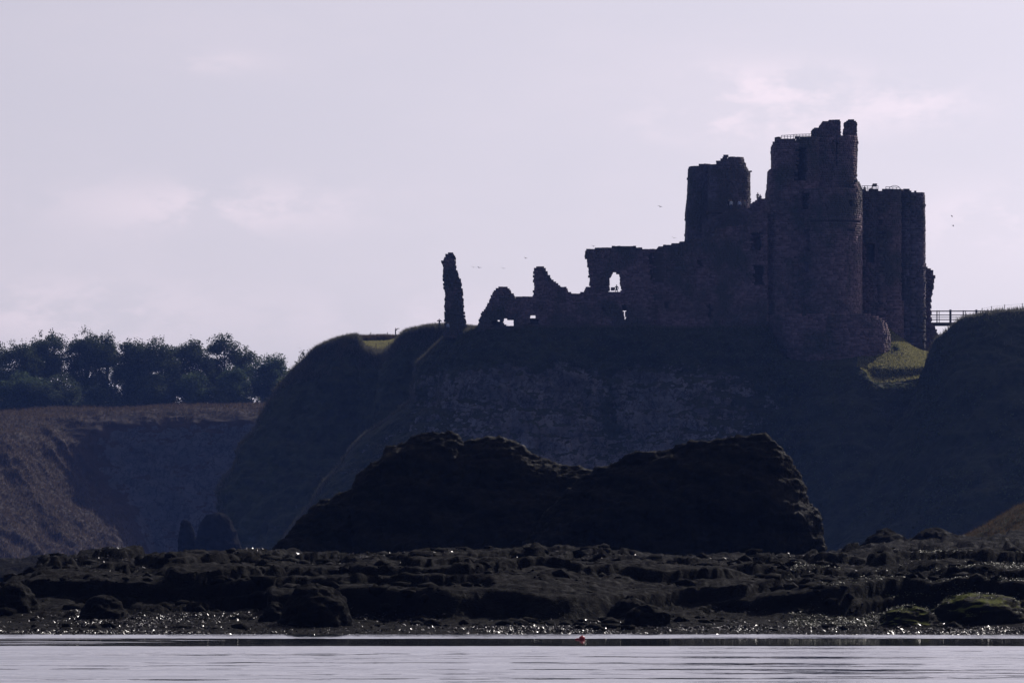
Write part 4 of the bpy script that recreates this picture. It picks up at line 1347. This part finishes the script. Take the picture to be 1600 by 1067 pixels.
def tree(label, px, top, hw, D, base_py=634, leaf='leaf', low=0.25, ncl=26, nleaf=520, cat='tree', name='broadleaf_tree', open_=0.0):
    z0 = 38.7
    zt = zof(top, D)
    H = zt - z0
    x0 = xof(px, D)
    w = hw * D / F
    root = empty(name, (x0, D, z0))
    tag(root, label, cat, 'trees on the far cliff top')
    bm = bmesh.new()
    lean = random.uniform(-0.6, 0.6)
    tube(bm, [(x0, D, z0 - 0.6), (x0 + lean * 0.3, D, z0 + H * 0.3), (x0 + lean, D, z0 + H * 0.62), (x0 + lean * 1.3, D, z0 + H * 0.88)], [0.42, 0.32, 0.2, 0.06])
    cl = []
    for k in range(int(ncl * 1.6)):
        for _ in range(30):
            u = np.array((random.uniform(-1, 1), random.uniform(-1, 1), random.uniform(-1, 1)))
            r = np.linalg.norm(u)
            if 0.35 < r < 1: break
        zc = z0 + H * (low + (1 - low) * 0.5) + u[2] * H * (1 - low) * 0.46
        cl.append((x0 + lean + u[0] * w * 0.86, D + u[1] * w * 0.8, zc))
    for c_ in cl[::3]:
        f = random.uniform(0.3, 0.6)
        st = (x0 + lean * 0.7, D, z0 + H * f * 0.8)
        mid = tuple(0.5 * (a + b_) + random.uniform(-0.4, 0.4) for a, b_ in zip(st, c_))
        tube(bm, [st, mid, c_], [0.16, 0.1, 0.04], 5)
    bm_obj('trunk', bm, M['bark'], root)
    P = []
    for c_ in cl:
        n = int(nleaf * random.uniform(0.6, 1.3))
        sd = random.uniform(0.75, 1.35) * (0.19 * w + 0.55)
        d = RNG.normal(0, 1, (n, 3)); d /= np.linalg.norm(d, axis=1, keepdims=True)
        d *= (RNG.random((n, 1)) ** 0.45) * sd * np.array((1.15, 1.15, 0.8)) * 1.35
        P.append(np.array(c_) + d)
    # stray sprays that break the outline
    for _ in range(15):
        a = random.uniform(0, math.pi)
        c_ = np.array((x0 + lean + math.cos(a) * w * 0.88, D, z0 + H * (low + (1 - low) * 0.5) + math.sin(a) * H * (1 - low) * 0.47))
        P.append(c_ + RNG.normal(0, 0.4, (26, 3)) * np.array((0.8, 0.8, 1.3)))
    P = np.concatenate(P)
    P = P[P[:, 2] > z0 + 0.1]
    V, Fc = cards(P, 0.19, 0.75)
    np_mesh('crown', V, Fc, M[leaf], root)


T = [
    ('dark tree partly cut off at the left edge of the tree row', -14, 528, 34, 1195, 'leaf', 0.06, 28),
    ('dark spreading tree near the left end of the tree row', 30, 531, 34, 1188, 'leaf', 0.06, 31),
    ('tall rounded tree left of the tallest pair in the row', 75, 516, 36, 1196, 'leaf', 0.06, 36),
    ('tallest tree with thin twigs on top in the left half of the row', 132, 512, 30, 1200, 'leaf', 0.06, 33),
    ('open topped tree with pale sky gaps right of the tallest tree', 168, 519, 28, 1204, 'leaf', 0.06, 24),
    ('flat topped dark tree in the middle of the row', 212, 528, 32, 1190, 'leaf', 0.06, 33),
    ('broad dome shaped tree right of the middle of the row', 252, 527, 38, 1186, 'leaf', 0.06, 38),
    ('round tree between the broad dome and the tall right hand tree', 303, 533, 30, 1190, 'leaf', 0.06, 31),
    ('tall uneven tree with open crown towards the right of the row', 350, 521, 30, 1196, 'leaf', 0.06, 31),
    ('thin leaning tree with see through branches beside the last round tree', 385, 541, 22, 1200, 'leaf', 0.06, 16),
    ('separate round tree at the right end of the row beside the headland', 426, 556, 34, 1192, 'leaf2', 0.06, 33),
]
for (lb, px, top, hw, D, lf, low, ncl) in T:
    tree(lb, px, top, hw, D, leaf=lf, low=low, ncl=ncl)
S = [
    ('green bush below the trees at the left edge', 25, 583, 44, 1180, 'leaf2', 0.0, 22),
    ('dark bush under the tallest trees', 95, 592, 34, 1184, 'leaf', 0.0, 16),
    ('low dark bush in the gap left of the middle', 195, 596, 26, 1186, 'leaf', 0.0, 12),
    ('wide bush below the broad dome shaped tree', 255, 588, 40, 1180, 'leaf', 0.0, 20),
    ('pale green rounded bush right of the middle', 305, 584, 26, 1178, 'leaf2', 0.0, 16),
    ('pale bush under the tall right hand tree', 365, 578, 26, 1182, 'leaf2', 0.0, 16),
    ('small bush touching the headland at the right end', 452, 590, 24, 1186, 'leaf2', 0.0, 12),
    ('scrubby dark bush under the second tree from the left', 60, 600, 30, 1178, 'leaf', 0.0, 12),
    ('low bush between the pale bushes', 335, 602, 24, 1179, 'leaf', 0.0, 10),
    ('small dark bush beneath the sky gaps', 148, 606, 18, 1182, 'leaf', 0.0, 8),
]
for (lb, px, top, hw, D, lf, low, ncl) in S:
    tree(lb, px, top, hw, D, leaf=lf, low=low, ncl=ncl, cat='bush', name='bush')

# low scrub filling the ground under the trees
nP = 26000
Pu = np.stack(((RNG.random(nP) * 500 - 30 - 800) * 1186 / F, 1178 + RNG.random(nP) * 16, 38.6 + np.abs(RNG.normal(0, 1.3, nP))), 1)
Pu[:, 2] += 0.8 * fbm(Pu * np.array((0.25, 0.1, 0)), 3, 77)
V, Fc = cards(Pu, 0.26, 0.7)
o = np_mesh('undergrowth', V, Fc, M['leaf'])
tag(o, 'low dark scrub under the row of trees', 'undergrowth', kind='stuff')

# shrub on the skyline of the headland
def shrub(px, py, D, r, n, label):
    c_ = np.array(W(px, py, D))
    root = empty('shrub', tuple(c_))
    tag(root, label, 'shrub')
    bm = bmesh.new()
    P = []
    for k in range(7):
        e = c_ + np.array((random.uniform(-1, 1), random.uniform(-0.6, 0.6), random.uniform(0.3, 1.3))) * r
        tube(bm, [tuple(c_ - np.array((0, 0, 0.4))), tuple(0.5 * (c_ + e)), tuple(e)], [0.07, 0.05, 0.02], 4)
        P.append(e + RNG.normal(0, 0.28, (n, 3)))
    bm_obj('stem', bm, M['bark'], root)
    V, Fc = cards(np.concatenate(P), 0.14, 0.7)
    np_mesh('foliage', V, Fc, M['leaf'], root)


shrub(481, 566, 874, 1.3, 34, 'wind bent shrub on the skyline edge of the headland')
shrub(470, 577, 875, 1.0, 26, 'smaller shrub lower down the headland skyline')
shrub(1399, 549, 800, 0.5, 30, 'small dark shrub in the sunlit grass hollow')

# ------------------------------------------------------------------ people
SKIN = flat('skin', (0.45, 0.28, 0.2), 0.6, 0.05)
HAIR = flat('dark_hair', (0.03, 0.022, 0.018), 0.7, 0.1)
CLOTH = {'black': flat('black_cloth', (0.02, 0.02, 0.024), 0.9), 'navy': flat('navy_cloth', (0.03, 0.04, 0.07), 0.9), 'white': flat('white_cloth', (0.75, 0.75, 0.78), 0.9, 0.05),
         'blue': flat('pale_blue_cloth', (0.45, 0.5, 0.65), 0.9, 0.05), 'grey': flat('grey_cloth', (0.16, 0.16, 0.17), 0.9), 'jeans': flat('denim', (0.04, 0.05, 0.09), 0.9)}


def person(label, px, py, D, pose, top='black', legs='jeans', facing=0.0, height=1.74, group=None, hold=None):
    """pose gives joints in metres (x right, y away, z up from the feet); one skinned body"""
    J = {'pelvis': (0, 0, 0.95), 'waist': (0, 0, 1.12), 'chest': (0, 0, 1.36), 'neck': (0, 0, 1.5), 'chin': (0, -0.03, 1.57), 'head': (0, -0.01, 1.67), 'crown': (0, 0.01, 1.75)}
    Rr = {'pelvis': 0.145, 'waist': 0.13, 'chest': 0.15, 'neck': 0.06, 'chin': 0.07, 'head': 0.1, 'crown': 0.06}
    E = [('pelvis', 'waist'), ('waist', 'chest'), ('chest', 'neck'), ('neck', 'chin'), ('chin', 'head'), ('head', 'crown')]
    for s, sg in (('l', -1), ('r', 1)):
        J.update({'sh' + s: (sg * 0.19, 0, 1.43), 'el' + s: (sg * 0.25, 0.02, 1.15), 'wr' + s: (sg * 0.25, -0.06, 0.9), 'ha' + s: (sg * 0.25, -0.09, 0.8),
                  'hip' + s: (sg * 0.095, 0, 0.9), 'kn' + s: (sg * 0.11, -0.02, 0.5), 'an' + s: (sg * 0.12, 0.02, 0.09), 'to' + s: (sg * 0.14, -0.16, 0.04)})
        Rr.update({'sh' + s: 0.068, 'el' + s: 0.048, 'wr' + s: 0.034, 'ha' + s: 0.04, 'hip' + s: 0.095, 'kn' + s: 0.064, 'an' + s: 0.044, 'to' + s: 0.04})
        E += [('chest', 'sh' + s), ('sh' + s, 'el' + s), ('el' + s, 'wr' + s), ('wr' + s, 'ha' + s), ('pelvis', 'hip' + s), ('hip' + s, 'kn' + s), ('kn' + s, 'an' + s), ('an' + s, 'to' + s)]
    J.update(pose)
    names = list(J)
    me = bpy.data.meshes.new('person')
    k = height / 1.75
    me.from_pydata([tuple(k * c_ for c_ in J[n]) for n in names], [(names.index(a), names.index(b_)) for a, b_ in E], [])
    tmp = bpy.data.objects.new('person_tmp', me)
    COL.objects.link(tmp)
    md = tmp.modifiers.new('skin', 'SKIN')
    md.use_smooth_shade = True
    for i, n in enumerate(names):
        me.skin_vertices[0].data[i].radius = (Rr[n] * k, Rr[n] * k * (0.75 if n in ('chest', 'waist', 'pelvis') else 1.0))
        me.skin_vertices[0].data[i].use_root = (n == 'pelvis')
    sd = tmp.modifiers.new('sub', 'SUBSURF'); sd.levels = 1; sd.render_levels = 1
    dg = bpy.context.evaluated_depsgraph_get()
    bm_ = bpy.data.meshes.new_from_object(tmp.evaluated_get(dg))
    bpy.data.objects.remove(tmp)
    bm_.name = 'person'
    bm_.materials.clear()
    for m_ in (CLOTH[top], CLOTH[legs], SKIN, HAIR): bm_.materials.append(m_)
    jp = {n: k * Vector(J[n]) for n in names}
    reg = []
    for (a, b_) in E:
        t = 2 if a in ('neck', 'chin', 'head') or a.startswith('wr') else (1 if a.startswith(('hip', 'kn', 'an')) or b_.startswith('hip') else 0)
        reg.append((jp[a], jp[b_], t))
    for p in bm_.polygons:
        c_ = p.center
        best = (1e9, 0)
        for (a, b_, t) in reg:
            ab = b_ - a
            s = max(0, min(1, (c_ - a).dot(ab) / ab.length_squared))
            d = (c_ - (a + ab * s)).length
            if d < best[0]: best = (d, t)
        mi = best[1]
        if mi == 2 and c_.z > jp['head'].z - 0.02 and (c_.y > jp['head'].y - 0.045 or c_.z > jp['head'].z + 0.06): mi = 3
        p.material_index = mi
        p.use_smooth = True
    o = bpy.data.objects.new('person', bm_)
    COL.objects.link(o)
    o.location = W(px, py, D)
    o.rotation_euler = (0, 0, facing)
    tag(o, label, 'person', group)
    return o


PHOTO = {}
for s, sg in (('l', -1), ('r', 1)):
    PHOTO.update({'el' + s: (sg * 0.34, -0.14, 1.34), 'wr' + s: (sg * 0.12, -0.24, 1.6), 'ha' + s: (sg * 0.07, -0.25, 1.66)})
WIDE = {}
for s, sg in (('l', -1), ('r', 1)):
    WIDE.update({'el' + s: (sg * 0.4, -0.1, 1.3), 'wr' + s: (sg * 0.15, -0.16, 1.62), 'ha' + s: (sg * 0.09, -0.17, 1.66)})
SIT = {'pelvis': (0, 0, 0.12), 'waist': (0, 0.02, 0.3), 'chest': (0, 0.0, 0.56), 'neck': (0, -0.01, 0.7), 'chin': (0, -0.04, 0.77), 'head': (0, -0.02, 0.87), 'crown': (0, 0, 0.95)}
for s, sg in (('l', -1), ('r', 1)):
    SIT.update({'sh' + s: (sg * 0.19, 0, 0.63), 'el' + s: (sg * 0.3, -0.05, 0.38), 'wr' + s: (sg * 0.22, -0.25, 0.22), 'ha' + s: (sg * 0.18, -0.33, 0.2),
                'hip' + s: (sg * 0.1, -0.04, 0.1), 'kn' + s: (sg * 0.14, -0.5, 0.14), 'an' + s: (sg * 0.14, -0.56, -0.28), 'to' + s: (sg * 0.15, -0.72, -0.32)})
LEAN = {'chest': (0.1, -0.08, 1.33), 'neck': (0.14, -0.14, 1.46), 'chin': (0.15, -0.18, 1.53), 'head': (0.15, -0.17, 1.63), 'crown': (0.15, -0.15, 1.71)}

person('person in dark clothes with both arms raised beside the stone pillar', 686.5, 514.5, 846, WIDE, 'black', 'black', math.pi)
person('person in pale blue top at the foot of the stone pillar', 700, 519.5, 804, {}, 'blue', 'navy', 0.5, 1.6)
ph = dict(PHOTO)
person('photographer in dark clothes aiming a camera on the headland path', 618, 528.5, 862, ph, 'navy', 'black', R(80), 1.75)
cm_ = empty('camera_with_lens', tuple(Vector(W(618, 528.5, 862)) + Vector((0.32, -0.02, 1.62))))
tag(cm_, 'black camera with long lens held by the photographer', 'camera')
cb = Vector(cm_.location)
bar('body', cb + Vector((-0.05, 0, 0)), cb + Vector((0.05, 0, 0)), 0.16, M['black_plastic'], cm_, 0.12)
bm = bmesh.new()
tube(bm, [tuple(cb + Vector((0.05, 0, 0))), tuple(cb + Vector((0.15, 0, 0))), tuple(cb + Vector((0.34, 0, 0.01)))], [0.045, 0.045, 0.06], 10)
bm_obj('lens', bm, M['black_plastic'], cm_)
person('person sitting on the sill inside the arched window', 963.5, 454.0, 800.8, SIT, 'black', 'black', math.pi, 1.74)
# masonry block on the window sill beside the seated person
bm = bmesh.new()
bmesh.ops.create_cube(bm, size=1.0)
bmesh.ops.bevel(bm, geom=list(bm.edges), offset=0.08, segments=2, affect='EDGES')
c_ = W(957.5, 451.5, 800.8)
for v in bm.verts: v.co = Vector((c_[0] + v.co.x * 0.62, c_[1] + v.co.y * 0.6, c_[2] + v.co.z * 0.5))
o = bm_obj('stone_block', bm, M['stone'])
tag(o, 'squared stone on the sill of the arched window beside the seated person', 'stone')
person('person in dark clothes at the left of the group on the wall walk', 1139, 328.5, 818, {}, 'black', 'black', 0.3, 1.7)
person('person in white shirt with back to us on the wall walk', 1142.5, 329, 817.6, {}, 'white', 'jeans', -0.4, 1.72)
person('person in pale blue shirt standing in the middle of the wall walk', 1155.5, 329.5, 817.6, LEAN, 'blue', 'navy', 0.1, 1.76)
person('person in grey on the wall walk next to the tower corner', 1163.5, 329, 818, {}, 'grey', 'black', 0.8, 1.68)
person('person standing highest on the parapet beside the tall tower', 1184, 317.5, 817.2, {}, 'black', 'black', 0.2, 1.7)
person('shorter person right of the highest one on the parapet', 1188, 319.5, 817.2, {}, 'navy', 'black', -0.5, 1.62)
person('person beside the round tower on top of the gate tower', 1351, 307, 812.5, {}, 'black', 'black', 0.4, 1.7)
person('person in front of the slanted board on top of the gate tower', 1360.5, 308.5, 812.5, LEAN, 'black', 'black', -0.3, 1.65)

# ------------------------------------------------------------------ sea birds
def bird_mesh():
    bm = bmesh.new()
    tube(bm, [(0, -0.3, 0.02), (0, -0.24, 0.04), (0, -0.08, 0.02), (0, 0.12, 0.01), (0, 0.3, 0.0)], [0.015, 0.05, 0.085, 0.07, 0.02], 8)
    for sg in (-1, 1):
        top = [(sg * 0.05, -0.1, 0.05), (sg * 0.32, -0.16, 0.2), (sg * 0.7, -0.02, 0.1)]
        bot = [(sg * 0.05, 0.1, 0.04), (sg * 0.32, 0.04, 0.18), (sg * 0.7, 0.03, 0.1)]
        vt = [bm.verts.new(p) for p in top]; vb = [bm.verts.new(p) for p in bot]
        vt2 = [bm.verts.new((p[0], p[1] + 0.01, p[2] - 0.02)) for p in top]
        for i in (0, 1):
            bm.faces.new((vt[i], vt[i + 1], vb[i + 1], vb[i]))
            bm.faces.new((vt2[i], vb[i], vb[i + 1], vt2[i + 1]))
            bm.faces.new((vt[i], vt2[i], vt2[i + 1], vt[i + 1]))
    me = bpy.data.meshes.new('bird'); bm.to_mesh(me); bm.free()
    me.materials.append(M['gull'])
    return me


bmeh = bird_mesh()
for (px, py, D, rz, rx, lb) in ((1031, 323, 780, 0.5, 0.8, 'sea bird flying left of the grey back tower'), (1487, 338, 790, 1.2, 0.9, 'upper of two sea birds right of the castle'),
                            (1489, 353, 790, 1.5, 0.7, 'lower of two sea birds right of the castle'), (740, 418, 785, 0.2, 0.1, 'left sea bird of a pair right of the stone pillar'),
                            (748.5, 418.5, 786, 0.4, -0.2, 'right sea bird of a pair right of the stone pillar'), (786, 419.5, 788, 0.3, 0.2, 'sea bird flying above the rounded ruin'),
                            (821, 403.5, 790, 0.8, 0.4, 'sea bird flying above the pointed gable ruin'), (927, 385, 780, 0.6, 0.3, 'sea bird just above the top corner of the hall wall'),
                            (1053, 372, 790, 0.1, 0.3, 'sea bird above the hall wall near the grey tower')):
    o = bpy.data.objects.new('sea_bird', bmeh)
    COL.objects.link(o)
    o.location = W(px, py, D)
    o.rotation_euler = (rx, 0.2, rz)
    o.scale = (0.62, 0.62, 0.62)
    tag(o, lb, 'bird', 'sea birds flying round the castle')

# ------------------------------------------------------------------ red buoy
bD = 221.0 * U
bo = empty('buoy', (xof(909.5, bD), bD, 0.0))
tag(bo, 'small red buoy floating off the reef', 'buoy')
bx = xof(909.5, bD)
bm = bmesh.new()
prf = [(0.0, -0.07), (0.05, -0.06), (0.08, -0.015), (0.088, 0.02), (0.078, 0.05), (0.045, 0.072), (0.02, 0.08)]
rings = []
for (r, z) in prf:
    rings.append([bm.verts.new((bx + max(r, 0.002) * math.cos(t), bD + max(r, 0.002) * math.sin(t), z + 0.025)) for t in np.linspace(0, 2 * math.pi, 20, endpoint=False)])
for a, c2 in zip(rings, rings[1:]):
    for k in range(20): bm.faces.new((a[k], a[(k + 1) % 20], c2[(k + 1) % 20], c2[k]))
bm.faces.new(rings[-1])
bm_obj('float', bm, M['red'], bo, True)
bm = bmesh.new()
tube(bm, [(bx, bD, 0.1), (bx, bD, 0.13)], [0.02, 0.015], 8)
bm_obj('eyelet', bm, M['red'], bo)
bm = bmesh.new()
tube(bm, [(bx - 0.07, bD, 0.015), (bx - 0.13, bD, 0.025), (bx - 0.2, bD + 0.02, 0.012)], [0.02, 0.018, 0.013], 8)
bm_obj('rope', bm, M['red'], bo)

# ------------------------------------------------------------------ haze
hz = bpy.data.materials.new('sea_haze')
hz.use_nodes = True
n = NT(hz.node_tree)
pv = n.n('ShaderNodeVolumePrincipled')
pv.inputs['Color'].default_value = (0.19, 0.34, 1.0, 1)
pv.inputs['Density'].default_value = 0.000058
pv.inputs['Anisotropy'].default_value = 0.3
n.link(pv.outputs[0], n.n('ShaderNodeOutputMaterial').inputs['Volume'])
bm = bmesh.new()
bmesh.ops.create_cube(bm, size=1.0)
for v in bm.verts: v.co = Vector((v.co.x * 2900, 1330 + v.co.y * 2760, 35 + v.co.z * 84))
o = bm_obj('haze', bm, hz)
tag(o, kind='stuff')
